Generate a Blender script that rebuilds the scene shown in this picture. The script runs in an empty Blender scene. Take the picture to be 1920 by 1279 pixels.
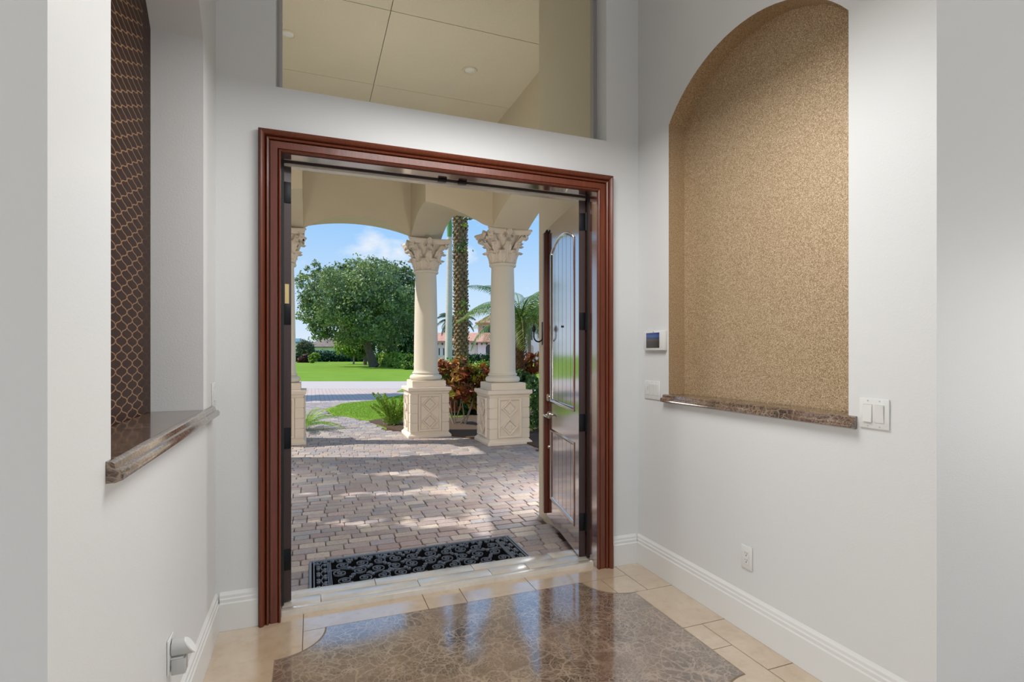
import bpy, bmesh, math, random
import numpy as np
from mathutils import Vector, Matrix

random.seed(7)
rng = np.random.default_rng(11)
SC = bpy.context.scene
COL = SC.collection
PI = math.pi
R = math.radians

# ------------------------------------------------------------------ camera
FPX, CX, CY, CAMH = 989.0, 960.0, 662.0, 1.40
YAW = math.atan2(376, 989)
CO, SI = math.cos(YAW), math.sin(YAW)
cam = bpy.data.cameras.new('camera')
cam_o = bpy.data.objects.new('camera', cam)
COL.objects.link(cam_o)
cam_o.location = (0, 0, CAMH)
cam_o.rotation_euler = (PI / 2, 0, -YAW)
cam.sensor_width = 36
cam.lens = 36 * FPX / 1920
cam.shift_y = (CY - 639.5) / 1920
cam.clip_start, cam.clip_end = 0.05, 600
SC.camera = cam_o

# ------------------------------------------------------------------ view
SC.view_settings.view_transform = 'Standard'
SC.view_settings.look = 'None'
SC.view_settings.exposure = 0.0
SC.view_settings.gamma = 1.0
SC.view_settings.use_curve_mapping = False

# ------------------------------------------------------------------ sky
world = bpy.data.worlds.new('sky')
SC.world = world
world.use_nodes = True
wt = world.node_tree
wt.nodes.clear()
wo = wt.nodes.new('ShaderNodeOutputWorld')
wb = wt.nodes.new('ShaderNodeBackground')
tc = wt.nodes.new('ShaderNodeTexCoord')
sep = wt.nodes.new('ShaderNodeSeparateXYZ')
ramp = wt.nodes.new('ShaderNodeValToRGB')
cr = ramp.color_ramp
cr.elements[0].position = 0.0
cr.elements[0].color = (0.74, 0.85, 0.97, 1)
cr.elements[1].position = 1.0
cr.elements[1].color = (0.28, 0.49, 0.85, 1)
for p_, c_ in ((0.10, (0.58, 0.77, 0.98, 1)), (0.24, (0.32, 0.60, 0.98, 1)), (0.5, (0.30, 0.54, 0.92, 1))):
    e_ = cr.elements.new(p_)
    e_.color = c_
wt.links.new(tc.outputs['Generated'], sep.inputs[0])
wt.links.new(sep.outputs['Z'], ramp.inputs[0])
cn = wt.nodes.new('ShaderNodeTexNoise')
cn.inputs['Scale'].default_value = 16
cn.inputs['Detail'].default_value = 6
cn.inputs['Roughness'].default_value = 0.55
cmap = wt.nodes.new('ShaderNodeMapping')
cmap.inputs['Scale'].default_value = (1, 1, 2.2)
wt.links.new(tc.outputs['Generated'], cmap.inputs[0])
wt.links.new(cmap.outputs[0], cn.inputs['Vector'])


def sky_cloud(az_u, el_v, rad):
    d = Vector((CO * (az_u - CX) / FPX + SI, -SI * (az_u - CX) / FPX + CO, -(el_v - CY) / FPX)).normalized()
    v = wt.nodes.new('ShaderNodeVectorMath')
    v.operation = 'DISTANCE'
    wt.links.new(tc.outputs['Generated'], v.inputs[0])
    v.inputs[1].default_value = d
    m = wt.nodes.new('ShaderNodeMapRange')
    m.inputs['From Min'].default_value = rad
    m.inputs['From Max'].default_value = 0
    m.inputs['To Min'].default_value = 0
    m.inputs['To Max'].default_value = 1
    wt.links.new(v.outputs['Value'], m.inputs['Value'])
    return m.outputs[0]


acc = None
for a_ in ((690, 462, .040), (722, 470, .03), (752, 478, .045), (870, 480, .03)):
    o_ = sky_cloud(*a_)
    if acc is None:
        acc = o_
    else:
        mx_ = wt.nodes.new('ShaderNodeMath')
        mx_.operation = 'MAXIMUM'
        wt.links.new(acc, mx_.inputs[0])
        wt.links.new(o_, mx_.inputs[1])
        acc = mx_.outputs[0]
cadd = wt.nodes.new('ShaderNodeMath')
cadd.operation = 'MULTIPLY_ADD'
wt.links.new(acc, cadd.inputs[0])
cadd.inputs[1].default_value = 0.42
wt.links.new(cn.outputs['Fac'], cadd.inputs[2])
cmr = wt.nodes.new('ShaderNodeMapRange')
cmr.inputs['From Min'].default_value = 0.60
cmr.inputs['From Max'].default_value = 0.95
cmr.inputs['To Max'].default_value = 0.75
wt.links.new(cadd.outputs[0], cmr.inputs['Value'])
cmix = wt.nodes.new('ShaderNodeMix')
cmix.data_type = 'RGBA'
wt.links.new(cmr.outputs[0], cmix.inputs[0])
wt.links.new(ramp.outputs[0], cmix.inputs[6])
cmix.inputs[7].default_value = (0.90, 0.93, 0.97, 1)
wt.links.new(cmix.outputs[2], wb.inputs[0])
wb.inputs[1].default_value = 1.0
wt.links.new(wb.outputs[0], wo.inputs[0])

# ------------------------------------------------------------------ sun and added fill lights
SUN_AZ, SUN_EL = R(290), R(47)
sun = bpy.data.lights.new('sun', 'SUN')
sun.energy = 5.2
sun.angle = R(0.6)
sun.color = (1.0, 0.93, 0.82)
sun_o = bpy.data.objects.new('sun', sun)
COL.objects.link(sun_o)
sdir = Vector((math.sin(SUN_AZ) * math.cos(SUN_EL), math.cos(SUN_AZ) * math.cos(SUN_EL), math.sin(SUN_EL)))
sun_o.rotation_euler = sdir.to_track_quat('Z', 'Y').to_euler()


def area(name, loc, target, sx, sy, energy, color=(1, 1, 1)):
    l = bpy.data.lights.new(name, 'AREA')
    l.shape = 'RECTANGLE'
    l.size, l.size_y = sx, sy
    l.energy = energy
    l.color = color
    o = bpy.data.objects.new(name, l)
    COL.objects.link(o)
    o.location = loc
    o.rotation_euler = (Vector(loc) - Vector(target)).to_track_quat('Z', 'Y').to_euler()
    return o


# area fills added in the unseen great room to brighten the foyer
area('great_room_fill_left', (-5.3, -0.9, 1.3), (2.0, 1.0, 0.9), 2.6, 2.2, 118, (1.0, 0.995, 0.985))  # added, no window in this wall; lifts the foyer's right wall
area('great_room_fill_right', (7.0, -0.9, 1.3), (-0.4, 1.0, 0.9), 2.6, 2.2, 118, (1.0, 0.995, 0.985))  # its added twin by the opposite solid wall, for the left wall
area('great_room_fill_rear', (0.8, -5.9, 1.6), (0.8, 3, 1.4), 6.5, 2.6, 30, (1.0, 0.99, 0.97))  # added fill inside the rear opening, for the front wall and return faces


def fill_point(name, loc, energy, radius, color):
    l = bpy.data.lights.new(name, 'POINT')
    l.energy, l.shadow_soft_size, l.color = energy, radius, color
    o = bpy.data.objects.new(name, l)
    COL.objects.link(o)
    o.location = loc
    return o


area('foyer_down_fill', (0.8, 2.0, 2.80), (0.8, 2.0, 0), 1.1, 0.8, 39, (1.0, 0.995, 0.985))  # downward fill with no fixture, added to brighten the side walls
fill_point('porch_high_fill', (0.79, 5.7, 3.30), 24, 0.30, (1.0, 0.97, 0.92))  # unseen fill without a lantern, added to lift the dim porch
fill_point('porch_low_fill_left', (-0.95, 6.3, 0.85), 50, 0.35, (1.0, 0.97, 0.92))  # added low fill, no fixture; stands in for bounce off sunlit ground
fill_point('porch_low_fill_right', (2.45, 4.85, 0.75), 72, 0.30, (1.0, 0.96, 0.92))  # another added fill, hidden by the porch wall, for the arch undersides


# ------------------------------------------------------------------ helpers


def at(u, v, fw):
    """a point of the place from where the photo shows it and how far off it stands"""
    r = (u - CX) / FPX * fw
    return Vector((CO * r + SI * fw, -SI * r + CO * fw, CAMH - (v - CY) / FPX * fw))


class MB:
    def __init__(s):
        s.v, s.f, s.m, s.c = [], [], [], None

    def add(s, verts, faces, mi=0):
        o = len(s.v)
        s.v.extend([tuple(p) for p in verts])
        s.f.extend([tuple(i + o for i in f) for f in faces])
        s.m.extend([mi] * len(faces))

    def box(s, x0, y0, z0, x1, y1, z1, mi=0):
        s.add([(x0, y0, z0), (x1, y0, z0), (x1, y1, z0), (x0, y1, z0), (x0, y0, z1), (x1, y0, z1), (x1, y1, z1), (x0, y1, z1)],
              [(0, 3, 2, 1), (4, 5, 6, 7), (0, 1, 5, 4), (1, 2, 6, 5), (2, 3, 7, 6), (3, 0, 4, 7)], mi)

    def cbox(s, x0, y0, z0, x1, y1, z1, b, mi=0):
        """box with chamfered edges"""
        bm = bmesh.new()
        bmesh.ops.create_cube(bm, size=1)
        for v in bm.verts:
            v.co = Vector(((x0 + x1) / 2 + v.co.x * (x1 - x0), (y0 + y1) / 2 + v.co.y * (y1 - y0), (z0 + z1) / 2 + v.co.z * (z1 - z0)))
        bmesh.ops.bevel(bm, geom=bm.edges[:], offset=b, segments=2, affect='EDGES', profile=0.5)
        bm.verts.index_update()
        s.add([v.co for v in bm.verts], [[v.index for v in f.verts] for f in bm.faces], mi)
        bm.free()

    def quad(s, a, b, c, d, mi=0):
        s.add([a, b, c, d], [(0, 1, 2, 3)], mi)

    def prism(s, poly, z0, z1, mi=0, fn=None):
        n = len(poly)
        fn = fn or (lambda x, y, z: (x, y, z))
        vs = [fn(x, y, z0) for x, y in poly] + [fn(x, y, z1) for x, y in poly]
        fs = [tuple(range(n - 1, -1, -1)), tuple(range(n, 2 * n))]
        fs += [(i, (i + 1) % n, n + (i + 1) % n, n + i) for i in range(n)]
        s.add(vs, fs, mi)

    def loft(s, rings, closed=True, caps=True, mi=0):
        n = len(rings[0])
        vs = [p for r in rings for p in r]
        fs = []
        for k in range(len(rings) - 1):
            for i in range(n if closed else n - 1):
                j = (i + 1) % n
                fs.append((k * n + i, k * n + j, (k + 1) * n + j, (k + 1) * n + i))
        if caps and closed:
            fs.append(tuple(range(n - 1, -1, -1)))
            fs.append(tuple((len(rings) - 1) * n + i for i in range(n)))
        s.add(vs, fs, mi)

    def lathe(s, prof, c=(0, 0), n=32, mi=0, caps=True):
        s.loft([[(c[0] + r * math.cos(2 * PI * i / n), c[1] + r * math.sin(2 * PI * i / n), z) for i in range(n)] for r, z in prof], mi=mi, caps=caps)

    def squares(s, prof, c=(0, 0), mi=0):
        s.loft([[(c[0] - h, c[1] - h, z), (c[0] + h, c[1] - h, z), (c[0] + h, c[1] + h, z), (c[0] - h, c[1] + h, z)] for h, z in prof], mi=mi)

    def tube(s, pts, rad, n=8, mi=0, caps=True):
        pts = [Vector(p) for p in pts]
        if not hasattr(rad, '__len__'):
            rad = [rad] * len(pts)
        rings = []
        up = Vector((0, 0, 1))
        prev = None
        for i, p in enumerate(pts):
            t = (pts[min(i + 1, len(pts) - 1)] - pts[max(i - 1, 0)]).normalized()
            if prev is None:
                a = t.cross(up)
                if a.length < 1e-3:
                    a = t.cross(Vector((1, 0, 0)))
                a.normalize()
            else:
                a = prev - t * prev.dot(t)
                if a.length < 1e-4:
                    a = t.orthogonal()
                a.normalize()
            prev = a
            b = t.cross(a)
            rings.append([p + (a * math.cos(2 * PI * k / n) + b * math.sin(2 * PI * k / n)) * rad[i] for k in range(n)])
        s.loft(rings, mi=mi, caps=caps)

    def build(s, name, mats, parent=None, smooth=None, loc=None):
        me = bpy.data.meshes.new(name)
        me.from_pydata(s.v, [], s.f)
        if not isinstance(mats, (list, tuple)):
            mats = [mats]
        for m in mats:
            me.materials.append(m)
        if len(mats) > 1:
            me.polygons.foreach_set('material_index', s.m)
        if s.c is not None:
            a = me.color_attributes.new('Col', 'FLOAT_COLOR', 'POINT')
            a.data.foreach_set('color', np.asarray(s.c, dtype=np.float32).ravel())
        bm = bmesh.new()
        bm.from_mesh(me)
        if len(bm.faces) < 60000 and s.c is None:
            bmesh.ops.recalc_face_normals(bm, faces=bm.faces[:])
        bm.to_mesh(me)
        bm.free()
        if smooth is not None:
            me.shade_smooth()
            me.set_sharp_from_angle(angle=R(smooth))
        o = bpy.data.objects.new(name, me)
        COL.objects.link(o)
        if parent is not None:
            o.parent = parent
        if loc is not None:
            o.location = loc
        return o


def offset_path(pts, d, closed):
    n = len(pts)
    out = []
    for i in range(n):
        p = Vector(pts[i])
        dirs = []
        if closed or i > 0:
            dirs.append((p - Vector(pts[i - 1])).normalized())
        if closed or i < n - 1:
            dirs.append((Vector(pts[(i + 1) % n]) - p).normalized())
        ns = [Vector((-q.y, q.x)) for q in dirs]
        if len(ns) == 1:
            o = ns[0] * d
        else:
            b = (ns[0] + ns[1])
            b = b / max(b.length_squared, 1e-6) * 2
            o = b * d
        out.append(p + o)
    return out


def frame_sweep(mb, pts, prof, closed, fn, mi=0):
    """profile points (offset to the left of the path, height) swept round a 2-D path with mitres"""
    rings = []
    for o, hgt in prof:
        q = offset_path(pts, o, closed)
        rings.append([fn(p.x, p.y, hgt) for p in q])
    mb.loft(rings, closed=closed, caps=False, mi=mi)


def empty(name, loc=(0, 0, 0), rz=0, label=None, cat=None, group=None):
    o = bpy.data.objects.new(name, None)
    o.empty_display_size = 0.1
    COL.objects.link(o)
    o.location = loc
    o.rotation_euler = (0, 0, rz)
    return tag(o, label, cat, group)


def tag(o, label=None, cat=None, group=None, kind=None):
    for k, v in (('label', label), ('category', cat), ('group', group), ('kind', kind)):
        if v:
            o[k] = v
    return o


def struct(o, label=None, cat=None):
    return tag(o, label, cat, None, 'structure')


def copy_tree(o, parent=None):
    c = o.copy()
    COL.objects.link(c)
    if parent is not None:
        c.parent = parent
    for ch in list(o.children):
        copy_tree(ch, c)
    return c


# ------------------------------------------------------------------ materials
class NT:
    def __init__(s, name):
        s.mat = bpy.data.materials.new(name)
        s.mat.use_nodes = True
        s.t = s.mat.node_tree
        s.b = s.t.nodes['Principled BSDF']
        s.out = s.t.nodes['Material Output']
        s._tc = None

    def n(s, typ, **kw):
        x = s.t.nodes.new(typ)
        for k, v in kw.items():
            setattr(x, k, v)
        return x

    def link(s, a, b):
        s.t.links.new(a, b)

    def obj(s):
        if s._tc is None:
            s._tc = s.n('ShaderNodeTexCoord').outputs['Object']
        return s._tc

    def mapping(s, scale=(1, 1, 1), rot=(0, 0, 0), src=None):
        m = s.n('ShaderNodeMapping')
        m.inputs['Scale'].default_value = scale
        m.inputs['Rotation'].default_value = rot
        s.link(src or s.obj(), m.inputs[0])
        return m.outputs[0]

    def noise(s, scale, detail=3, rough=0.5, vec=None, dist=0.0):
        x = s.n('ShaderNodeTexNoise')
        x.inputs['Scale'].default_value = scale
        x.inputs['Detail'].default_value = detail
        x.inputs['Roughness'].default_value = rough
        x.inputs['Distortion'].default_value = dist
        s.link(vec or s.obj(), x.inputs['Vector'])
        return x.outputs['Fac']

    def ramp(s, fac, stops):
        x = s.n('ShaderNodeValToRGB')
        e = x.color_ramp.elements
        e[0].position, e[0].color = stops[0][0], (*stops[0][1], 1)
        e[1].position, e[1].color = stops[-1][0], (*stops[-1][1], 1)
        for p, c in stops[1:-1]:
            k = e.new(p)
            k.color = (*c, 1)
        s.link(fac, x.inputs[0])
        return x.outputs[0]

    def mix(s, fac, a, b, mode='MIX'):
        x = s.n('ShaderNodeMix', data_type='RGBA', blend_type=mode)
        for i, q in ((0, fac), (6, a), (7, b)):
            if hasattr(q, 'default_value'):
                s.link(q, x.inputs[i])
            elif i == 0:
                x.inputs[i].default_value = q
            else:
                x.inputs[i].default_value = (*q, 1)
        return x.outputs[2]

    def math(s, op, a, b=None, c=None):
        x = s.n('ShaderNodeMath', operation=op)
        for i, q in enumerate((a, b, c)):
            if q is None:
                continue
            if hasattr(q, 'default_value'):
                s.link(q, x.inputs[i])
            else:
                x.inputs[i].default_value = q
        return x.outputs[0]

    def maprange(s, v, a, b, c=0, d=1):
        x = s.n('ShaderNodeMapRange')
        for i, q in ((1, a), (2, b), (3, c), (4, d)):
            x.inputs[i].default_value = q
        s.link(v, x.inputs[0])
        return x.outputs[0]

    def bump(s, h, strength=0.2, dist=0.01):
        x = s.n('ShaderNodeBump')
        x.inputs['Strength'].default_value = strength
        x.inputs['Distance'].default_value = dist
        s.link(h, x.inputs['Height'])
        s.link(x.outputs[0], s.b.inputs['Normal'])

    def polish(s, f0, f1, power, rough):
        """a polished or varnished top coat: reflectance rising from f0 face-on to f1 at grazing"""
        lw = s.n('ShaderNodeLayerWeight')
        lw.inputs['Blend'].default_value = 0.5
        f = s.math('MULTIPLY_ADD', s.math('POWER', lw.outputs['Facing'], power), f1 - f0, f0)
        g = s.n('ShaderNodeBsdfGlossy')
        g.inputs['Roughness'].default_value = rough
        ms = s.n('ShaderNodeMixShader')
        s.link(f, ms.inputs[0])
        s.link(s.b.outputs[0], ms.inputs[1])
        s.link(g.outputs[0], ms.inputs[2])
        s.link(ms.outputs[0], s.out.inputs['Surface'])

    def set(s, **kw):
        for k, v in kw.items():
            i = s.b.inputs[k.replace('_', ' ')]
            if hasattr(v, 'default_value'):
                s.link(v, i)
            elif isinstance(v, tuple) and len(v) == 3:
                i.default_value = (*v, 1)
            else:
                i.default_value = v
        return s


def plain(name, col, rough=0.5, metal=0.0, coat=0.0, spec=0.5):
    n = NT(name)
    n.set(Base_Color=col, Roughness=rough, Metallic=metal, Coat_Weight=coat, Specular_IOR_Level=spec)
    return n.mat


M = {}


def wall_paint(name, col):
    n = NT(name)
    n.set(Base_Color=col, Roughness=0.45, Specular_IOR_Level=0.35)
    n.bump(n.noise(150, 2), 0.10, 0.004)
    return n.mat


M['wall'] = wall_paint('light_grey_wall_paint', (0.70, 0.705, 0.70))
M['trim_white'] = plain('white_trim_paint', (0.74, 0.74, 0.72), 0.35)
M['ceil_white'] = plain('white_ceiling_paint', (0.75, 0.75, 0.73), 0.7)


def wood(name, c0, c1, vertical=True, coat=0.6, rough=0.35, ior=1.5):
    n = NT(name)
    sc = (28, 28, 1.2) if vertical else (1.2, 28, 28)
    g = n.noise(3.0, 6, 0.6, n.mapping(sc), 1.2)
    g2 = n.noise(1.1, 3, 0.5)
    c = n.ramp(g, [(0.3, c0), (0.7, c1)])
    c = n.mix(n.maprange(g2, 0.3, 0.7, 0, 0.45), c, tuple(x * 0.6 for x in c0))
    n.set(Base_Color=c, Roughness=rough, Coat_Weight=coat, Coat_Roughness=0.10)
    if ior > 2:
        n.set(Coat_Weight=0.0)
        n.polish(0.05, 1.0, 1.15, 0.10)
    return n.mat


M['mahogany'] = wood('mahogany_casing', (0.10, 0.020, 0.007), (0.20, 0.042, 0.014), True, 0.10, 0.42)
M['mahogany_h'] = wood('mahogany_head', (0.115, 0.024, 0.010), (0.20, 0.048, 0.020), False, 0.35, 0.4)
M['door_wood'] = wood('door_mahogany', (0.115, 0.026, 0.014), (0.19, 0.050, 0.026), True, 1.0, 0.25, 3.6)
M['door_edge'] = wood('door_edge_wood', (0.030, 0.014, 0.012), (0.055, 0.024, 0.018), True, 0.1, 0.5)
M['groove'] = plain('plank_groove_dark', (0.02, 0.008, 0.006), 0.6)
M['black_metal'] = plain('black_hinge_metal', (0.008, 0.008, 0.009), 0.45, 0.6)
M['iron'] = plain('dark_bronze_iron', (0.03, 0.025, 0.02), 0.5, 0.7)
M['brass'] = plain('brass', (0.62, 0.47, 0.22), 0.35, 1.0)
M['nickel'] = plain('satin_nickel', (0.62, 0.56, 0.48), 0.25, 1.0)
M['plastic'] = plain('white_plastic', (0.72, 0.72, 0.70), 0.35)
M['plastic_grey'] = plain('grey_plastic', (0.50, 0.50, 0.48), 0.4)
M['slot'] = plain('dark_slot', (0.03, 0.03, 0.03), 0.6)
M['alu'] = plain('aluminium_frame', (0.42, 0.40, 0.40), 0.4, 0.5)
M['weather'] = plain('black_weatherstrip', (0.01, 0.01, 0.01), 0.6)
M['rubber'] = plain('black_rubber', (0.11, 0.13, 0.16), 0.35, 0.0, 0.0, 0.9)
M['gap_black'] = plain('black_gap_sheet', (0.006, 0.006, 0.007), 1.0, 0.0, 0.0, 0.0)


def stone_cream(name, c0, c1, rough):
    n = NT(name)
    a = n.noise(3.2, 5, 0.6, None, 0.8)
    b = n.noise(16, 4, 0.6)
    c = n.ramp(a, [(0.3, c0), (0.7, c1)])
    c = n.mix(n.maprange(b, 0.52, 0.72, 0, 0.35), c, tuple(x * 0.72 for x in c0))
    att = n.n('ShaderNodeVertexColor', layer_name='Col')
    n.set(Base_Color=c, Roughness=rough, Specular_IOR_Level=0.4)
    n.polish(0.04, 0.9, 1.9, max(rough * 0.6, 0.08))
    return n.mat


M['travertine'] = stone_cream('cream_travertine', (0.58, 0.42, 0.27), (0.72, 0.57, 0.41), 0.2)
M['sill_stone'] = stone_cream('pale_threshold_stone', (0.62, 0.55, 0.46), (0.74, 0.69, 0.60), 0.45)
M['grout'] = plain('brown_grout', (0.20, 0.15, 0.10), 0.8)


def emperador(name, dark, mid, vein, rough=0.06, sc=1.0, coat=1.0):
    n = NT(name)
    wob = n.n('ShaderNodeTexNoise')
    wob.inputs['Scale'].default_value = 5 * sc
    wob.inputs['Detail'].default_value = 4
    n.link(n.obj(), wob.inputs['Vector'])
    vm = n.n('ShaderNodeVectorMath', operation='MULTIPLY_ADD')
    n.link(wob.outputs['Color'], vm.inputs[0])
    vm.inputs[1].default_value = (0.16 / sc, 0.16 / sc, 0.16 / sc)
    n.link(n.obj(), vm.inputs[2])
    base = n.noise(4.5 * sc, 6, 0.65, vm.outputs[0])
    col = n.ramp(base, [(0.30, dark), (0.52, mid), (0.72, tuple(x * 1.5 for x in mid))])
    prev = col
    for k, (s_, w, amt) in enumerate(((11 * sc, 0.06, 0.7), (27 * sc, 0.10, 0.7), (60 * sc, 0.14, 0.55))):
        vo = n.n('ShaderNodeTexVoronoi', feature='DISTANCE_TO_EDGE')
        vo.inputs['Scale'].default_value = s_
        n.link(vm.outputs[0], vo.inputs['Vector'])
        msk = n.maprange(vo.outputs['Distance'], w, 0.0, 0, amt)
        gate = n.maprange(n.noise(3.5 * sc + k * 1.7, 3), 0.33, 0.58, 0, 1)
        prev = n.mix(n.math('MULTIPLY', msk, gate), prev, vein)
    n.set(Base_Color=prev, Roughness=0.3, Specular_IOR_Level=0.2)
    n.polish(0.05, coat, 1.55 if coat > 0.9 else 1.7, rough)
    return n.mat


M['emperador'] = emperador('brown_emperador_marble', (0.050, 0.024, 0.014), (0.20, 0.125, 0.08), (0.52, 0.40, 0.30), 0.09)
M['shelf_marble'] = emperador('dark_brown_shelf_marble', (0.028, 0.016, 0.011), (0.11, 0.06, 0.035), (0.40, 0.30, 0.22), 0.10, 1.6, 0.8)


def gold_paper():
    n = NT('gold_sparkle_wallcovering')
    a = n.noise(260, 2, 0.7)
    b = n.noise(120, 2, 0.6)
    c = n.ramp(a, [(0.36, (0.22, 0.13, 0.062)), (0.52, (0.46, 0.325, 0.185)), (0.70, (0.78, 0.65, 0.47))])
    n.set(Base_Color=c, Roughness=n.maprange(b, 0.3, 0.7, 0.34, 0.6), Metallic=0.3, Specular_IOR_Level=0.7)
    n.bump(a, 0.5, 0.003)
    return n.mat


M['gold'] = gold_paper()


def lattice_paper():
    n = NT('brown_lattice_wallcovering')
    sp = n.n('ShaderNodeSeparateXYZ')
    n.link(n.obj(), sp.inputs[0])
    a = n.math('DIVIDE', sp.outputs['Y'], 0.125)
    b = n.math('DIVIDE', sp.outputs['Z'], 0.0555)
    s1, s2 = n.math('ADD', a, b), n.math('SUBTRACT', a, b)
    w1 = n.math('MULTIPLY', n.math('SINE', n.math('MULTIPLY', s2, 2 * PI)), 0.07)
    w2 = n.math('MULTIPLY', n.math('SINE', n.math('MULTIPLY', s1, 2 * PI)), 0.07)

    def line(x):
        fr = n.math('FRACT', x)
        d = n.math('ABSOLUTE', n.math('SUBTRACT', fr, 0.5))
        return n.maprange(d, 0.435, 0.465, 0, 1)
    m = n.math('MAXIMUM', line(n.math('ADD', s1, w1)), line(n.math('ADD', s2, w2)))
    edge = n.maprange(sp.outputs['Y'], 2.565, 2.58, 1, 0.12)
    m2 = n.math('MULTIPLY', m, edge)
    c = n.mix(m2, (0.030, 0.011, 0.006), (0.30, 0.165, 0.085))
    n.set(Base_Color=c, Roughness=0.4, Metallic=n.math('MULTIPLY', m2, 0.3), Specular_IOR_Level=0.1)
    return n.mat


M['lattice'] = lattice_paper()


def stucco(name, col, scale=38, strength=0.35):
    n = NT(name)
    a = n.noise(scale, 4, 0.6, None, 1.0)
    b = n.noise(2.0, 3)
    c = n.mix(n.maprange(b, 0.3, 0.7, 0, 0.3), col, tuple(x * 0.88 for x in col))
    n.set(Base_Color=c, Roughness=0.85, Specular_IOR_Level=0.2)
    n.bump(a, strength, 0.012)
    return n.mat


M['stucco'] = stucco('cream_stucco', (0.64, 0.57, 0.44))
M['stucco_ceiling'] = stucco('cream_ceiling_stucco', (0.66, 0.59, 0.46), 22, 0.6)
M['smooth_stucco'] = stucco('smooth_cream_plaster', (0.64, 0.56, 0.42), 60, 0.08)
M['cast_stone'] = stucco('cast_stone', (0.76, 0.665, 0.565), 70, 0.15)
M['column_stone'] = stucco('painted_column_plaster', (0.74, 0.68, 0.58), 90, 0.05)
M['dark_joint'] = plain('ceiling_joint_dark', (0.25, 0.21, 0.14), 0.9)


def pavers_mat():
    n = NT('concrete_paver')
    vc = n.n('ShaderNodeVertexColor', layer_name='Col')
    a = n.noise(60, 4, 0.7)
    b = n.noise(9, 3, 0.6)
    c = n.mix(n.maprange(a, 0.35, 0.7, 0, 0.5), vc.outputs['Color'], (0.16, 0.13, 0.12))
    c = n.mix(n.maprange(b, 0.45, 0.7, 0, 0.35), c, (0.42, 0.36, 0.30))
    n.set(Base_Color=c, Roughness=0.75, Specular_IOR_Level=0.3)
    n.bump(a, 0.35, 0.004)
    return n.mat


M['paver'] = pavers_mat()
M['sand'] = stucco('joint_sand', (0.13, 0.095, 0.07), 90, 0.3)


def drive_mat():
    n = NT('pink_driveway_pavers')
    br = n.n('ShaderNodeTexBrick')
    br.inputs['Scale'].default_value = 1.0
    br.inputs['Color1'].default_value = (0.58, 0.46, 0.42, 1)
    br.inputs['Color2'].default_value = (0.50, 0.41, 0.38, 1)
    br.inputs['Mortar'].default_value = (0.24, 0.19, 0.17, 1)
    br.inputs['Mortar Size'].default_value = 0.012
    br.inputs['Brick Width'].default_value = 0.26
    br.inputs['Row Height'].default_value = 0.17
    n.link(n.obj(), br.inputs['Vector'])
    n.set(Base_Color=br.outputs['Color'], Roughness=0.8)
    return n.mat


M['drive'] = drive_mat()
M['road'] = stucco('pale_concrete_road', (0.50, 0.45, 0.44), 40, 0.1)
M['mulch'] = stucco('brown_mulch', (0.11, 0.072, 0.048), 55, 1.0)


def lawn_mat():
    n = NT('lawn_grass')
    a = n.noise(26, 4, 0.7)
    b = n.noise(0.5, 4, 0.6)
    c = n.ramp(a, [(0.3, (0.10, 0.21, 0.018)), (0.7, (0.20, 0.35, 0.035))])
    c = n.mix(n.maprange(b, 0.35, 0.7, 0, 0.5), c, (0.24, 0.36, 0.05))
    n.set(Base_Color=c, Roughness=0.9, Specular_IOR_Level=0.1)
    n.bump(a, 0.6, 0.03)
    return n.mat


M['lawn'] = lawn_mat()


def leaf_mat(name, trans=0.27, rough=0.45):
    n = NT(name)
    vc = n.n('ShaderNodeVertexColor', layer_name='Col')
    n.set(Base_Color=vc.outputs['Color'], Roughness=rough, Specular_IOR_Level=0.35)
    tr = n.n('ShaderNodeBsdfTranslucent')
    n.link(n.mix(1.0, vc.outputs['Color'], (1.2, 1.25, 0.75), 'MULTIPLY'), tr.inputs['Color'])
    ms = n.n('ShaderNodeMixShader')
    ms.inputs[0].default_value = trans
    n.link(n.b.outputs[0], ms.inputs[1])
    n.link(tr.outputs[0], ms.inputs[2])
    n.link(ms.outputs[0], n.out.inputs['Surface'])
    return n.mat


M['leaf'] = leaf_mat('leaf')


def bark(name, c0, c1, sc=(6, 6, 1.5)):
    n = NT(name)
    a = n.noise(3, 5, 0.65, n.mapping(sc), 0.5)
    n.set(Base_Color=n.ramp(a, [(0.3, c0), (0.7, c1)]), Roughness=0.9, Specular_IOR_Level=0.15)
    n.bump(a, 0.5, 0.03)
    return n.mat


M['bark'] = bark('grey_bark', (0.10, 0.075, 0.06), (0.24, 0.19, 0.15))
M['royal'] = bark('smooth_grey_palm_trunk', (0.44, 0.41, 0.37), (0.60, 0.56, 0.50), (1.2, 1.2, 9))
M['shaft_green'] = plain('green_crownshaft', (0.10, 0.24, 0.06), 0.4)
M['boot'] = bark('palm_boot_bark', (0.13, 0.085, 0.045), (0.40, 0.30, 0.17), (12, 12, 6))
M['boot_dark'] = bark('shaggy_palm_bark', (0.07, 0.035, 0.018), (0.22, 0.12, 0.06), (14, 14, 8))
M['stem'] = plain('pale_shrub_stem', (0.42, 0.34, 0.26), 0.8)


def glass_pane(name, tint=(0.96, 0.975, 0.96), f=1.0):
    n = NT(name)
    tr = n.n('ShaderNodeBsdfTransparent')
    tr.inputs[0].default_value = (*tint, 1)
    gl = n.n('ShaderNodeBsdfGlossy')
    gl.inputs['Roughness'].default_value = 0.01
    fr = n.n('ShaderNodeFresnel')
    fr.inputs['IOR'].default_value = 1.35
    ms = n.n('ShaderNodeMixShader')
    n.link(fr.outputs[0], ms.inputs[0])
    n.link(tr.outputs[0], ms.inputs[1])
    n.link(gl.outputs[0], ms.inputs[2])
    n.link(ms.outputs[0], n.out.inputs['Surface'])
    return n.mat


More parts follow.
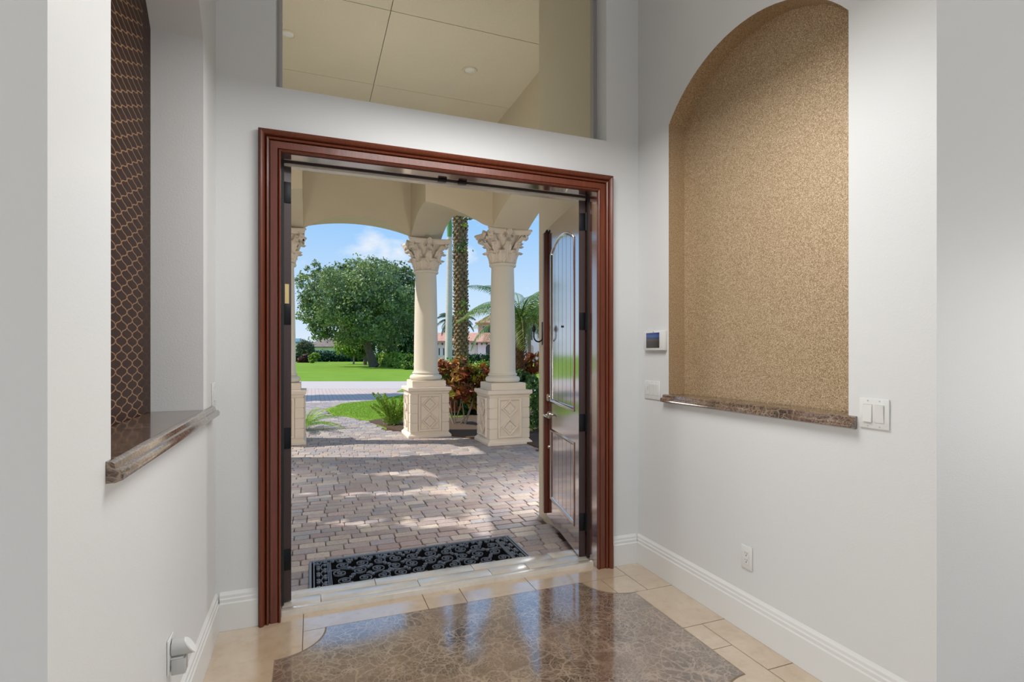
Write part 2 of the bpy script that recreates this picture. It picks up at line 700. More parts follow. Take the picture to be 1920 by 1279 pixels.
M['pane'] = glass_pane('clear_glass')
M['dark_glass'] = plain('dark_window_glass', (0.03, 0.035, 0.045), 0.1, 0.0, 0.0, 0.8)
M['house_pink'] = stucco('salmon_house_stucco', (0.60, 0.42, 0.33), 20, 0.1)
M['house_cream'] = stucco('pale_house_stucco', (0.88, 0.76, 0.74), 20, 0.1)
M['house_white'] = stucco('white_house_stucco', (0.80, 0.84, 0.88), 20, 0.1)


def roof_mat(name, c0, c1):
    n = NT(name)
    wv = n.n('ShaderNodeTexWave')
    wv.inputs['Scale'].default_value = 1.6
    n.link(n.obj(), wv.inputs['Vector'])
    a = n.noise(1.5, 3)
    c = n.mix(n.maprange(a, 0.35, 0.65), c0, c1)
    n.set(Base_Color=c, Roughness=0.8)
    n.bump(wv.outputs['Fac'], 0.4, 0.1)
    return n.mat


M['roof_red'] = roof_mat('red_tile_roof', (0.50, 0.24, 0.17), (0.60, 0.34, 0.26))
M['roof_grey'] = roof_mat('grey_brown_roof', (0.17, 0.13, 0.11), (0.24, 0.19, 0.16))
M['eave'] = plain('dark_eave', (0.07, 0.05, 0.04), 0.8)


def screen_mat():
    n = NT('touchscreen_picture')
    sp = n.n('ShaderNodeSeparateXYZ')
    n.link(n.obj(), sp.inputs[0])
    z = n.math('ADD', sp.outputs['Z'], n.math('MULTIPLY', n.math('SUBTRACT', n.noise(40, 3), 0.5), 0.02))
    c = n.ramp(n.maprange(z, -0.05, 0.05), [(0.0, (0.03, 0.028, 0.022)), (0.45, (0.05, 0.045, 0.04)), (0.55, (0.10, 0.07, 0.06)), (0.62, (0.03, 0.05, 0.07)), (0.8, (0.05, 0.10, 0.28)), (1.0, (0.015, 0.03, 0.12))])
    n.set(Base_Color=(0.01, 0.01, 0.01), Roughness=0.1, Emission_Color=c, Emission_Strength=0.8)
    return n.mat


M['screen'] = screen_mat()

# ================================================================== FOYER SHELL
XL, XR, YF, YE = -0.45, 2.05, 3.01, 1.20      # left, right, front wall face, foyer mouth
XLB, XRB, YB, CEIL = -5.5, 7.2, -6.2, 4.90
OX0, OX1, OZ = -0.15, 1.735, 2.445            # door opening
TX0, TX1, TZ0, TZ1 = -0.175, 1.806, 2.79, 4.45  # transom opening
YX = 3.20                                      # outer face of the front wall

# ---- floor with its tile pattern
fl = MB()
fl.quad((XLB, YB, -0.004), (XRB, YB, -0.004), (XRB, 3.06, -0.004), (XLB, 3.06, -0.004), 1)
G = 0.0022


def tile(poly):
    q = offset_path(poly, G, True)
    fl.prism([(p.x, p.y) for p in q], -0.006, -0.0006, 0)


def rect(x0, y0, x1, y1):
    tile([(x0, y0), (x1, y0), (x1, y1), (x0, y1)])


rect(XL, 2.40, -0.04, 3.05)
for x0, x1 in ((-0.04, 0.60), (0.60, 0.82), (0.82, 1.24), (1.24, 1.86)):
    rect(x0, 2.853, x1, 3.05)
rect(1.86, 2.632, XR, 3.05)
rect(1.67, 2.632, 1.86, 2.853)
rect(-0.04, 2.40, 1.67, 2.853)
rect(1.67, 2.20, XR, 2.632)
rect(1.67, 1.99, 1.886, 2.20)
rect(1.886, 1.777, XR, 2.20)
rect(1.67, 1.50, 1.886, 1.99)
rect(1.886, 1.35, XR, 1.777)
rect(XL, 1.75, -0.04, 2.40)
rect(XL, 1.15, -0.04, 1.75)
rect(-0.04, 1.15, 0.80, 1.62)
rect(0.80, 1.15, 1.67, 1.62)
rect(1.67, 1.15, 1.886, 1.50)
rect(1.886, 1.15, XR, 1.35)
for i in range(21):
    for j in range(12):
        x0 = XLB + i * 0.6
        y0 = 1.15 - (j + 1) * 0.6
        rect(x0, y0, min(x0 + 0.6, XRB), y0 + 0.6)


def inlay_poly(g):
    x0, x1, y0, y1, r = -0.155 - g, 1.765 + g, 1.565 - g, 2.855 + g, 0.228
    rr = r - g
    pts = []
    for cx, cy, a0 in ((x1, y0, PI), (x1, y1, 1.5 * PI), (x0, y1, 0), (x0, y0, 0.5 * PI)):
        for k in range(17):
            a = a0 - k / 16 * PI / 2 if False else a0 + PI / 2 * (1 - k / 16) - PI / 2
            pts.append((cx, cy, a, rr))
    out = []
    # corners visited counter-clockwise: SE, NE, NW, SW; each a concave quarter circle
    for cx, cy, a0, a1 in ((x1, y0, PI, PI / 2), (x1, y1, 1.5 * PI, PI), (x0, y1, 2 * PI, 1.5 * PI), (x0, y0, PI / 2, 0)):
        for k in range(17):
            a = a0 + (a1 - a0) * k / 16
            out.append((cx + rr * math.cos(a), cy + rr * math.sin(a)))
    return out


fl.prism(inlay_poly(0.004), -0.006, -0.0003, 1)
fl.prism(inlay_poly(0.0), -0.006, 0.0, 2)
struct(fl.build('floor', [M['travertine'], M['grout'], M['emperador']]))

# ---- front wall (door opening, transom opening)
fw = MB()


def fbox(x0, z0, x1, z1):
    fw.box(x0, YF, z0, x1, YX, z1)


fbox(XLB, -0.2, OX0 - 0.03, OZ + 0.03)
fbox(OX1 + 0.03, -0.2, XRB, OZ + 0.03)
fbox(XLB, OZ + 0.03, XRB, TZ0)
fbox(XLB, TZ0, TX0, TZ1)
fbox(TX1, TZ0, XRB, TZ1)
fbox(XLB, TZ1, XRB, 5.6)
struct(fw.build('wall_front', M['wall']))

# ---- the two side walls with arched niches
NY0, NY1, NZ0, NZS, NZP = 1.525, 2.685, 1.125, 2.80, 3.085


def arch_outline(n=24):
    """niche opening (y,z) counter-clockwise from the lower near corner"""
    hw = (NY1 - NY0) / 2
    rise = NZP - NZS
    rad = (hw * hw + rise * rise) / (2 * rise)
    a = math.asin(hw / rad)
    cy, cz = (NY0 + NY1) / 2, NZP - rad
    pts = [(NY0, NZ0), (NY1, NZ0)]
    for k in range(n + 1):
        t = a - 2 * a * k / n
        pts.append((cy + rad * math.sin(t), cz + rad * math.cos(t)))
    return pts


def niche_wall(name, x, side, depth, jamb_mat, back_mat, back_name):
    ol = arch_outline()
    bm = bmesh.new()
    outer = [(YE, -0.02), (YF, -0.02), (YF, CEIL), (YE, CEIL)]
    vo = [bm.verts.new((x, y, z)) for y, z in outer]
    vi = [bm.verts.new((x, y, z)) for y, z in ol]
    es = [bm.edges.new((vo[i], vo[(i + 1) % 4])) for i in range(4)]
    es += [bm.edges.new((vi[i], vi[(i + 1) % len(vi)])) for i in range(len(vi))]
    bmesh.ops.triangle_fill(bm, use_beauty=True, use_dissolve=False, edges=es)
    bm.verts.index_update()
    mb = MB()
    mb.add([v.co for v in bm.verts], [[v.index for v in f.verts] for f in bm.faces])
    bm.free()
    xo = x + side * depth
    if jamb_mat is None:
        mb.loft([[(x, y, z) for y, z in ol], [(xo, y, z) for y, z in ol]], caps=False)
    far = XLB if side < 0 else XRB
    mb.quad((x, YE, -0.02), (x, YE, CEIL), (far, YE, CEIL), (far, YE, -0.02))
    # closing back of the wall body
    mb.box(min(xo + side * 0.02, xo + side * 0.06), YE + 0.01, 0, max(xo + side * 0.02, xo + side * 0.06), YF - 0.01, CEIL - 0.01)
    w = struct(mb.build(name, M['wall']))
    bk = MB()
    bk.add([(xo, y, z) for y, z in ol], [tuple(range(len(ol)))])
    if jamb_mat is not None:
        bk.loft([[(x + side * 0.0005, y, z) for y, z in ol], [(xo, y, z) for y, z in ol]], caps=False)
    b = bk.build(back_name, back_mat, w)
    b['label'] = 'gold sparkling wallcovering lining the arched niche' if side > 0 else 'dark brown wallcovering with a fine bronze lattice'
    return w


niche_wall('wall_left', XL, -1, 0.20, None, M['lattice'], 'wallcovering')
niche_wall('wall_right', XR, 1, 0.118, True, M['gold'], 'wallcovering')

bw = MB()
bw.box(XLB - 0.1, YB, -0.02, XLB, 3.0, CEIL)
struct(bw.build('wall_great_room_left', M['wall']))
bw = MB()
bw.box(XRB, YB, -0.02, XRB + 0.1, 3.0, CEIL)
struct(bw.build('wall_great_room_right', M['wall']))
bw = MB()
bw.box(XLB, YB - 0.1, -0.02, -2.6, YB, CEIL)
bw.box(4.2, YB - 0.1, -0.02, XRB, YB, CEIL)
bw.box(-2.6, YB - 0.1, 3.7, 4.2, YB, CEIL)
bw.box(-2.6, YB - 0.1, -0.02, 4.2, YB, 0.3)
struct(bw.build('wall_rear', M['wall']))
bw = MB()
bw.box(XLB, YB - 0.1, CEIL, XRB, YX, CEIL + 0.1)
struct(bw.build('ceiling', M['ceil_white']))

# ---- baseboards
BASE = [(0.0, 0.0), (0.018, 0.0), (0.018, 0.135), (0.014, 0.142), (0.014, 0.157), (0.010, 0.163), (0.009, 0.176), (0.004, 0.184), (0.0, 0.192)]


def baseboard(name, p0, p1, nrm):
    mb = MB()
    r = []
    for p in (p0, p1):
        r.append([(p[0] + nrm[0] * t, p[1] + nrm[1] * t, z) for t, z in BASE])
    mb.loft(r)
    return struct(mb.build(name, M['trim_white']))


baseboard('baseboard_right', (XR, YE), (XR, YF), (-1, 0))
baseboard('baseboard_left', (XL, YE), (XL, YF), (1, 0))
bb = MB()
for a_, b_ in ((XL + 0.018, OX0 - 0.1), (OX1 + 0.115, XR - 0.018)):
    bb.loft([[(x, YF - t, z) for t, z in BASE] for x in (a_, b_)])
struct(bb.build('baseboard_front', M['trim_white']))

# ---- door casing
CAS = [(0.0, 0.0), (0.0, 0.020), (0.006, 0.026), (0.011, 0.020), (0.0125, 0.009), (0.015, 0.018), (0.048, 0.021), (0.0495, 0.009), (0.0535, 0.009), (0.056, 0.026),
       (0.064, 0.031), (0.069, 0.022), (0.0705, 0.012), (0.074, 0.024), (0.082, 0.040), (0.091, 0.045), (0.099, 0.040), (0.102, 0.028), (0.105, 0.028), (0.105, 0.0)]
cs = MB()
frame_sweep(cs, [(OX0, 0.0), (OX0, OZ + 0.005), (OX1, OZ + 0.005), (OX1, 0.0)], CAS, False, lambda x, z, h: (x, YF - h, z))
struct(cs.build('trim_1', M['mahogany'], smooth=35), 'red-brown mahogany casing with a stepped moulding round the double doorway')

# ---- jambs (frame lining) with stops, weatherstrip, strikes
jb = MB()
jb.box(OX0 - 0.03, YF + 0.001, 0.0, OX0, YX, OZ + 0.03)
jb.box(OX1, YF + 0.001, 0.0, OX1 + 0.03, YX, OZ + 0.03)
jb.box(OX0, YF + 0.001, OZ, OX1, YX, OZ + 0.03)
jf = struct(jb.build('trim_2', M['door_wood']), 'glossy mahogany lining of the doorway')
ws = MB()
ws.box(OX0, 3.118, 0.03, OX0 + 0.010, 3.130, OZ)
ws.box(OX1 - 0.010, 3.118, 0.03, OX1, 3.130, OZ)
ws.box(OX0, 3.122, OZ - 0.007, OX1, 3.130, OZ)
ws.build('weatherstrip', M['weather'], jf)
st = MB()
st.box(OX0 + 0.01, 3.145, OZ - 0.018, OX1 - 0.01, 3.19, OZ)
st.build('head_stop', M['sill_stone'], jf)
for x in (0.735, 0.860):
    sk = MB()
    sk.cbox(x - 0.026, 3.10, OZ - 0.016, x + 0.026, 3.125, OZ - 0.0005, 0.003)
    sk.build('bolt_strike', M['black_metal'], jf)

# ---- threshold
th = MB()
th.cbox(OX0 - 0.0, 3.048, -0.10, OX1 + 0.0, 3.094, 0.028, 0.003)
tile_r = [(OX0, 0.05), (0.05, 0.60), (0.60, 1.05), (1.05, 1.30), (1.30, OX1)]
for a_, b_ in tile_r:
    th.cbox(a_ + 0.0015, 3.0965, -0.10, b_ - 0.0015, 3.21, 0.024, 0.002)
for a_, b_ in ((-0.30, 0.36), (0.36, 0.97), (0.97, 1.52), (1.52, 1.88)):
    th.cbox(a_ + 0.0015, 3.213, -0.10, b_ - 0.0015, 3.318, 0.018, 0.002)
struct(th.build('trim_3', M['sill_stone'], smooth=30), 'pale stone threshold strip across the doorway')

# ---- transom window
w1 = MB()
yf = 3.135
for x0, x1 in ((TX0, TX0 + 0.026), (TX1 - 0.028, TX1)):
    w1.box(x0, yf, TZ0, x1, yf + 0.04, TZ1)
    w1.box(x0 + 0.009, yf - 0.006, TZ0, x0 + 0.014, yf, TZ1)
w1.box(TX0, yf, TZ0, TX1, yf + 0.04, TZ0 + 0.004)
w1.box(TX0, yf, TZ1 - 0.03, TX1, yf + 0.04, TZ1)
w1o = struct(w1.build('window_1', M['alu']), 'tall transom window above the doorway')
g1 = MB()
g1.box(TX0 + 0.02, yf + 0.015, TZ0 + 0.003, TX1 - 0.02, yf + 0.021, TZ1 - 0.02)
g1.build('pane', M['pane'], w1o)

# ---- marble shelves in the niches
SHELF = [(-0.012, -0.030), (0.018, -0.030), (0.034, -0.024), (0.036, -0.010), (0.030, 0.000), (0.020, 0.002), (0.019, 0.006), (0.017, 0.016), (0.010, 0.021), (0.0, 0.022)]


def shelf(name, x, side, depth, y0, y1, label):
    mb = MB()
    zt = NZ0 - 0.001
    # moulded nosing in front of the wall face, running past the opening at both ends
    e = 0.0
    nose = [(o, h) for o, h in SHELF[1:]]
    path = [(y1, 0.0), (y0, 0.0)]
    ring0 = [(x - side * 0.001, y0, zt - 0.030), (x - side * 0.001, y0, zt + 0.022)]
    rings = []
    for y in (y0, y1):
        rr = [(x - side * 0.001, y, zt - 0.030)]
        rr += [(x - side * max(o, 0.001), y, zt + h) for o, h in nose]
        rings.append(rr)
    mb.loft(rings)
    # slab in the niche
    xs = sorted((x - side * 0.0, x + side * (depth - 0.003)))
    mb.box(xs[0], NY0 + 0.003, zt - 0.0, xs[1], NY1 - 0.003, zt + 0.022)
    o = mb.build(name, M['shelf_marble'], smooth=40)
    return tag(o, label, 'shelf')


shelf('marble_shelf', XL, -1, 0.20, 1.490, 2.885, 'polished brown marble shelf of the niche lined with dark lattice wallcovering')
shelf('marble_shelf', XR, 1, 0.118, 1.488, 2.722, 'polished brown marble shelf under the gold sparkling arched niche')

# ---- door leaves
LEN, LH, LT = 0.915, 2.412, 0.045
LZ = 0.030


def door_leaf(name, loc, rz, sg, label):
    """leaf in its own axes: x from hinge to latch, room face at y=0, z up; sg mirrors the thickness"""
    root = struct(empty(name, loc, rz))
    root['label'] = label
    Y = lambda y: sg * y
    body = MB()
    z0, z1 = LZ, LZ + LH
    a0, a1 = 0.105, 0.775          # panel field
    p1b, p1s, p1p = 1.000, 2.205, 2.300
    p2b, p2t = 0.205, 0.775

    def arch(n=16, x0=a0, x1=a1, zs=p1s, zp=p1p):
        hw = (x1 - x0) / 2
        ri = zp - zs
        ra = (hw * hw + ri * ri) / (2 * ri)
        al = math.asin(hw / ra)
        return [((x0 + x1) / 2 + ra * math.sin(al - 2 * al * k / n), zp - ra + ra * math.cos(al - 2 * al * k / n)) for k in range(n + 1)]
    top = arch()
    for ya, yb in ((-0.012, 0.0), (-LT, -LT + 0.012)):
        def fn(x, z, y):
            return (x, Y(y), z)
        body.prism([(0, z0), (a0, z0), (a0, z1), (0, z1)], ya, yb, 0, fn)
        body.prism([(a1, z0), (LEN, z0), (LEN, z1), (a1, z1)], ya, yb, 0, fn)
        body.prism([(a0, z0), (a1, z0), (a1, p2b), (a0, p2b)], ya, yb, 0, fn)
        body.prism([(a0, p2t), (a1, p2t), (a1, p1b), (a0, p1b)], ya, yb, 0, fn)
        body.prism([(a0, z1)] + [(x, z) for x, z in reversed(top)] + [(a1, z1)], ya, yb, 0, fn)
    body.box(0, Y(-LT + 0.010), z0, LEN, Y(-0.011), z1, 0)
    body.build('leaf', M['door_wood'], root, smooth=30)
    eg = MB()
    eg.box(-0.0015, Y(-LT), z0, 0.0, Y(0), z1)
    e_ = eg.build('hinge_edge', M['door_edge'], root)
    e_['label'] = 'dark brown hinge edge of the door leaf'
    # plank panels
    for nm, zb, zs, zp in (('lower_panel', p2b, p2t, p2t), ('arched_panel', p1b, p1s, p1p)):
        pm = MB()
        n = 6
        for k in range(n):
            xa = a0 + (a1 - a0) * k / n + 0.003
            xb = a0 + (a1 - a0) * (k + 1) / n - 0.003

            def ztop(x):
                if zp == zs:
                    return zs
                hw = (a1 - a0) / 2
                ri = zp - zs
                ra = (hw * hw + ri * ri) / (2 * ri)
                return zp - ra + math.sqrt(max(ra * ra - (x - (a0 + a1) / 2) ** 2, 0))
            poly = [(xa, zb), (xb, zb)] + [(xb + (xa - xb) * q / 4, ztop(xb + (xa - xb) * q / 4)) for q in range(5)]
            pm.prism(poly, -0.0105, -0.0055, 0, lambda x, z, y: (x, Y(y), z))
            pm.prism(poly, -LT + 0.0055, -LT + 0.0105, 0, lambda x, z, y: (x, Y(y), z))
        pn = pm.build(nm, M['door_wood'], root)
        gr = MB()
        gr.prism([(a0, zb), (a1, zb)] + (arch() if zp > zs else [(a1, zs), (a0, zs)]), -0.0112, -0.0101, 0, lambda x, z, y: (x, Y(y), z))
        gr.build('plank_grooves', M['groove'], pn)
        ml = MB()
        path = [(a0, zb), (a1, zb)] + (arch() if zp > zs else [(a1, zs), (a0, zs)])
        frame_sweep(ml, path, [(-0.008, 0.0), (-0.006, 0.005), (0.002, 0.008), (0.012, 0.005), (0.020, -0.003), (0.026, -0.008)], True, lambda x, z, y: (x, Y(y), z))
        ml.build('panel_moulding', M['door_wood'], pn, smooth=40)
    # four hinges on the hinge edge
    for zc in (0.26, 0.93, 1.615, 2.285):
        hg = MB()
        hg.cbox(-0.006, min(Y(-0.002), Y(-LT + 0.004)), zc - 0.058, -0.0012, max(Y(-0.002), Y(-LT + 0.004)), zc + 0.058, 0.0015)
        hg.tube([(-0.008, Y(-LT - 0.004), zc - 0.06), (-0.008, Y(-LT - 0.004), zc + 0.06)], 0.008, 8)
        hg.build('hinge', M['black_metal'], root, smooth=30)
    return root


dl = door_leaf('door_1', (1.685, 3.165, 0), PI / 2 - R(11), 1, 'mahogany door leaf with an arched plank panel standing open against the porch wall')
dl2 = door_leaf('door_2', (-0.105, 3.165, 0), PI / 2 + R(11), -1, 'mahogany door leaf seen edge-on at the side of the doorway')
ag = MB()
ag.cbox(LEN - 0.045, 0.0005, LZ + 0.03, LEN, 0.034, LZ + LH - 0.035, 0.003)
ag_o = ag.build('astragal', M['mahogany'], dl)
ag_o['label'] = 'raised mahogany strip along the latch edge'
fb = MB()
fb.box(LEN - 0.040, 0.004, LZ + LH - 0.034, LEN - 0.012, 0.02, LZ + LH - 0.02)
fb.tube([(LEN - 0.055, 0.012, LZ + LH - 0.035), (LEN - 0.055, 0.012, LZ + LH - 0.015)], 0.008, 8)
fb.build('flush_bolt', M['black_metal'], dl)


def yl(zc, prof, n=20, x=LEN - 0.075):
    """round fitting turned about the leaf's normal: (radius, stand-off)"""
    mb = MB()
    mb.loft([[(x + r * math.cos(2 * PI * i / n), s_, zc + r * math.sin(2 * PI * i / n)) for i in range(n)] for r, s_ in prof])
    return mb


lv = yl(0.885, [(0.033, 0.0005), (0.033, 0.006), (0.024, 0.014), (0.012, 0.018), (0.011, 0.048), (0.0, 0.049)])
lv.tube([(LEN - 0.075, 0.042, 0.885), (LEN - 0.10, 0.046, 0.888), (LEN - 0.15, 0.046, 0.884), (LEN - 0.185, 0.043, 0.880)], [0.011, 0.010, 0.008, 0.006], 10)
lv.build('lever_handle', M['nickel'], dl, smooth=40)['label'] = 'satin nickel lever handle'
yl(1.03, [(0.032, 0.0005), (0.032, 0.012), (0.024, 0.020), (0.0, 0.021)]).build('deadbolt', M['nickel'], dl, smooth=40)
yl(0.62, [(0.016, 0.0005), (0.016, 0.008), (0.0, 0.012)]).build('door_stop', M['nickel'], dl, smooth=40)
yl(1.60, [(0.008, -0.006), (0.008, 0.004), (0.004, 0.004), (0.0, 0.002)], 12, 0.435).build('peephole', M['black_metal'], dl)
bp = MB()
bp.box(-0.004, 0.012, 1.585, -0.001, 0.033, 1.70)
bp.box(-0.005, 0.018, 1.60, -0.0035, 0.028, 1.685)
bp_o = bp.build('edge_plate', M['brass'], dl2)
bp_o.location = (0, 0, 0.08)
bp_o['label'] = 'small brass plate on the door edge'

# ================================================================== WALL FITTINGS (on the right wall: normal -x)


def wall_thing(name, x, y, z, side, label, cat, group=None):
    """root on a side wall: local x along the wall to the photo's right, local y out of the wall"""
    o = empty(name, (x, y, z), 0, label, cat, group)
    # side=+1: right wall, outward = -X world, along = -Y world ; side=-1: left wall, outward=+X, along=+Y
    if side > 0:
        o.matrix_world = Matrix(((0, -1, 0, x), (-1, 0, 0, y), (0, 0, 1, z), (0, 0, 0, 1)))
    else:
        o.matrix_world = Matrix(((0, 1, 0, x), (1, 0, 0, y), (0, 0, 1, z), (0, 0, 0, 1)))
    return o


def wrot(name, x, y, z, side, label, cat, group=None):
    # rotation only (no mirroring): local +y points out of the wall, local +x along it
    o = empty(name, (x, y, z), PI / 2 if side > 0 else -PI / 2, label, cat, group)
    return o
# with rz=+90deg: local x -> world +Y, local y -> world -X.  with rz=-90deg: local x -> -Y, local y -> +X


# control panel
r_ = wrot('control_panel', XR, 2.805, 1.478, 1, 'small white touchscreen control panel with a landscape picture on its screen', 'control panel')
mb = MB()
mb.cbox(-0.108, 0.0005, -0.062, 0.108, 0.026, 0.062, 0.006)
mb.build('housing', M['plastic'], r_, smooth=40)
mb = MB()
mb.box(-0.062, 0.0255, -0.046, 0.075, 0.0268, 0.050)
mb.build('screen', M['screen'], r_)
mb = MB()
mb.box(-0.004, 0.0255, 0.053, 0.004, 0.0268, 0.057)
mb.build('camera_dot', M['slot'], r_)


def switch_plate(y, z, gangs, w, h, label, style):
    r = wrot('light_switch', XR, y, z, 1, label, 'light switch')
    mb = MB()
    mb.cbox(-w / 2, 0.0005, -h / 2, w / 2, 0.0075, h / 2, 0.003)
    p = mb.build('plate', M['plastic'], r, smooth=40)
    for k in range(gangs):
        x = (k - (gangs - 1) / 2) * 0.046
        for s_ in (-1, 1):
            sc = MB()
            sc.loft([[(x + 0.003 * math.cos(a * PI / 4), yy, s_ * h * 0.42 + 0.003 * math.sin(a * PI / 4)) for a in range(8)] for yy in (0.007, 0.0083)])
            sc.build('screw', M['plastic_grey'], p)
    for k in range(gangs):
        x = (k - (gangs - 1) / 2) * 0.046
        rim = MB()
        rim.box(x - 0.0185, 0.007, -0.0355, x + 0.0185, 0.0079, 0.0355)
        rm = rim.build('rocker_rim', M['plastic_grey'], r)
        rk = MB()
        t0, t1 = (0.014, 0.009) if style[k] == 'd' else (0.009, 0.014)
        if style[k] == 's':
            rk.cbox(x - 0.016, 0.0075, -0.033, x + 0.016, 0.0098, 0.033, 0.001)
            rk.box(x - 0.003, 0.0095, -0.022, x + 0.003, 0.0125, 0.018)
            rk.build('slider', M['plastic'], r)
            sl = MB()
            sl.box(x - 0.0045, 0.0098, -0.005, x - 0.0035, 0.0103, 0.024)
            sl.build('slider_slot', M['slot'], rm)
        else:
            xa, xb = x - 0.0165, x + 0.0165
            rk.add([(xa, 0.0075, -0.0335), (xb, 0.0075, -0.0335), (xb, 0.0075, 0.0335), (xa, 0.0075, 0.0335), (xa, t0, -0.0335), (xb, t0, -0.0335), (xb, t1, 0.0335), (xa, t1, 0.0335)],
                   [(0, 1, 2, 3), (4, 5, 6, 7), (0, 1, 5, 4), (1, 2, 6, 5), (2, 3, 7, 6), (3, 0, 4, 7)])
            rk.build('rocker', M['plastic'], r)
    return r


switch_plate(2.846, 1.163, 3, 0.165, 0.118, 'white three-gang switch plate below the touchscreen control panel', 'uus')
switch_plate(1.417, 1.164, 2, 0.117, 0.118, 'white two-gang rocker switch plate beside the end of the marble shelf', 'ud')


def outlet(x, y, z, side, label):
    r = wrot('wall_outlet', x, y, z, side, label, 'wall outlet')
    mb = MB()
    mb.cbox(-0.036, 0.0005, -0.058, 0.036, 0.0065, 0.058, 0.0025)
    mb.build('plate', M['plastic'], r, smooth=40)
    mb = MB()
    mb.cbox(-0.0165, 0.006, -0.0335, 0.0165, 0.0082, 0.0335, 0.0008)
    f = mb.build('receptacle', M['plastic'], r)
    mb = MB()
    for zc in (-0.017, 0.017):
        mb.box(-0.0075, 0.008, zc + 0.001, -0.0055, 0.0086, zc + 0.010)
        mb.box(0.0055, 0.008, zc + 0.002, 0.0075, 0.0086, zc + 0.009)
        mb.box(-0.0025, 0.008, zc - 0.009, 0.0025, 0.0086, zc - 0.004)
    mb.build('slots', M['slot'], f)
    mb = MB()
    mb.box(-0.0172, 0.0062, -0.0342, 0.0172, 0.0069, 0.0342)
    mb.build('rim', M['plastic_grey'], f)
    return r


outlet(XR, 2.060, 0.372, 1, 'white duplex outlet low on the wall below the gold niche')
outlet(XL, 2.08, 0.382, -1, 'white outlet plate low on the wall behind a plug-in air freshener')
r_ = wrot('wall_switch', XL, 2.925, 1.190, -1, 'small white switch plate in the corner above the end of the lattice niche shelf', 'light switch')
mb = MB()
mb.cbox(-0.036, 0.0005, -0.05, 0.036, 0.006, 0.065, 0.0025)
mb.build('plate', M['plastic'], r_, smooth=40)
mb = MB()
mb.cbox(-0.015, 0.0055, -0.022, 0.015, 0.010, 0.040, 0.001)
mb.build('rocker', M['plastic'], r_)
mb = MB()
mb.box(-0.016, 0.0058, -0.024, 0.016, 0.0072, 0.042)
mb.build('rim', M['plastic_grey'], r_)

# plug-in air freshener
r_ = wrot('air_freshener', XL, 2.08, 0.382, -1, 'white plug-in air freshener with a slanted round cap, plugged into the outlet', 'air freshener')
mb = MB()
n_ = 24
rings = []
for t in np.linspace(0, 1, 7):
    ring = []
    for i in range(n_):
        a = 2 * PI * i / n_
        dz, dx = 0.029 * math.sin(a), 0.024 * math.cos(a)
        y = 0.010 + t * (0.055 - 0.55 * dz)
        sh = 1 - 0.10 * max(t - 0.6, 0) / 0.4
        ring.append((dx * sh, y, 0.020 + dz * sh))
    rings.append(ring)
mb.loft(rings, caps=False)
mb.build('scent_head', M['plastic_grey'], r_, smooth=40)
mb = MB()
ring = rings[-1]
mb.add([(p[0] * 1.0, p[1] + 0.0005, p[2]) for p in ring], [tuple(range(n_))])
mb.add([(p[0] * 1.0, p[1] + 0.0005, p[2]) for p in ring] + [(p[0] * 1.04, p[1] - 0.004, 0.020 + (p[2] - 0.02) * 1.04) for p in ring], [(i, (i + 1) % n_, n_ + (i + 1) % n_, n_ + i) for i in range(n_)])
mb.build('cap', M['plastic'], r_, smooth=40)['label'] = 'bright white slanted cap'
mb = MB()
mb.cbox(-0.022, 0.0092, -0.066, 0.022, 0.052, -0.0125, 0.004)
mb.build('refill_body', M['plastic_grey'], r_, smooth=40)
mb = MB()
mb.box(-0.018, 0.0085, -0.014, 0.018, 0.045, -0.008)
mb.build('neck', M['plastic'], r_)

# ================================================================== DOORMAT
ZG = -0.045                                    # paved ground
MX0, MX1, MY0, MY1 = -0.015, 1.445, 3.322, 3.875
root = empty('doormat', (0, 0, ZG + 0.006), 0, 'black rubber scrollwork doormat lying on the pavers outside the threshold', 'doormat')


def ribbon(mb, pts, w, h, z0=0.0):
    """a raised rubber rib of width w and height h along a plan path"""
    pts = [Vector(p) for p in pts]
    n = len(pts)
    L, Rr = [], []
    for i in range(n):
        t = (pts[min(i + 1, n - 1)] - pts[max(i - 1, 0)])
        t = t.normalized() if t.length > 0 else Vector((1, 0))
        nn = Vector((-t.y, t.x)) * w / 2
        L.append(pts[i] + nn)
        Rr.append(pts[i] - nn)
    rings = []
    for a, b in zip(L, Rr):
        c = (a + b) / 2
        a2, b2 = c + (a - c) * 0.7, c + (b - c) * 0.7
        rings.append([(a.x, a.y, z0), (a.x, a.y, z0 + h * 0.75), (a2.x, a2.y, z0 + h), (b2.x, b2.y, z0 + h), (b.x, b.y, z0 + h * 0.75), (b.x, b.y, z0)])
    mb.loft(rings)


def spiral(c, r0, turns, a0, sgn=1, r1=0.15, n=26):
    out = []
    for k in range(n + 1):
        t = k / n
        r = r0 * (1 - (1 - r1) * t ** 0.8)
        a = a0 + sgn * 2 * PI * turns * t
        out.append((c[0] + r * math.cos(a), c[1] + r * math.sin(a)))
    return out


fr = MB()
for d, w in ((0.008, 0.016), (0.030, 0.008)):
    for (xa, ya, xb, yb) in ((MX0 + d, MY0, MX0 + d, MY1), (MX1 - d, MY0, MX1 - d, MY1)):
        ribbon(fr, [(xa, ya), (xb, yb)], w, 0.013)
for d, w in ((0.006, 0.012), (0.024, 0.006)):
    for yy in (MY0 + d, MY1 - d):
        ribbon(fr, [(MX0, yy), (MX1, yy)], w, 0.012)
for x in (MX0 + 0.125, MX1 - 0.125):
    for dx in (-0.009, 0.0, 0.009):
        ribbon(fr, [(x + dx, MY0), (x + dx, MY1 - 0.07)], 0.0055, 0.013)
fr.build('border', M['rubber'], root)
sm = MB()
W_, H_ = 0.0048, 0.012


def blob(c, r=0.008):
    sm.lathe([(r, 0), (r, H_ * 0.7), (r * 0.5, H_ * 1.15), (0.0005, H_ * 1.2)], c, 8)


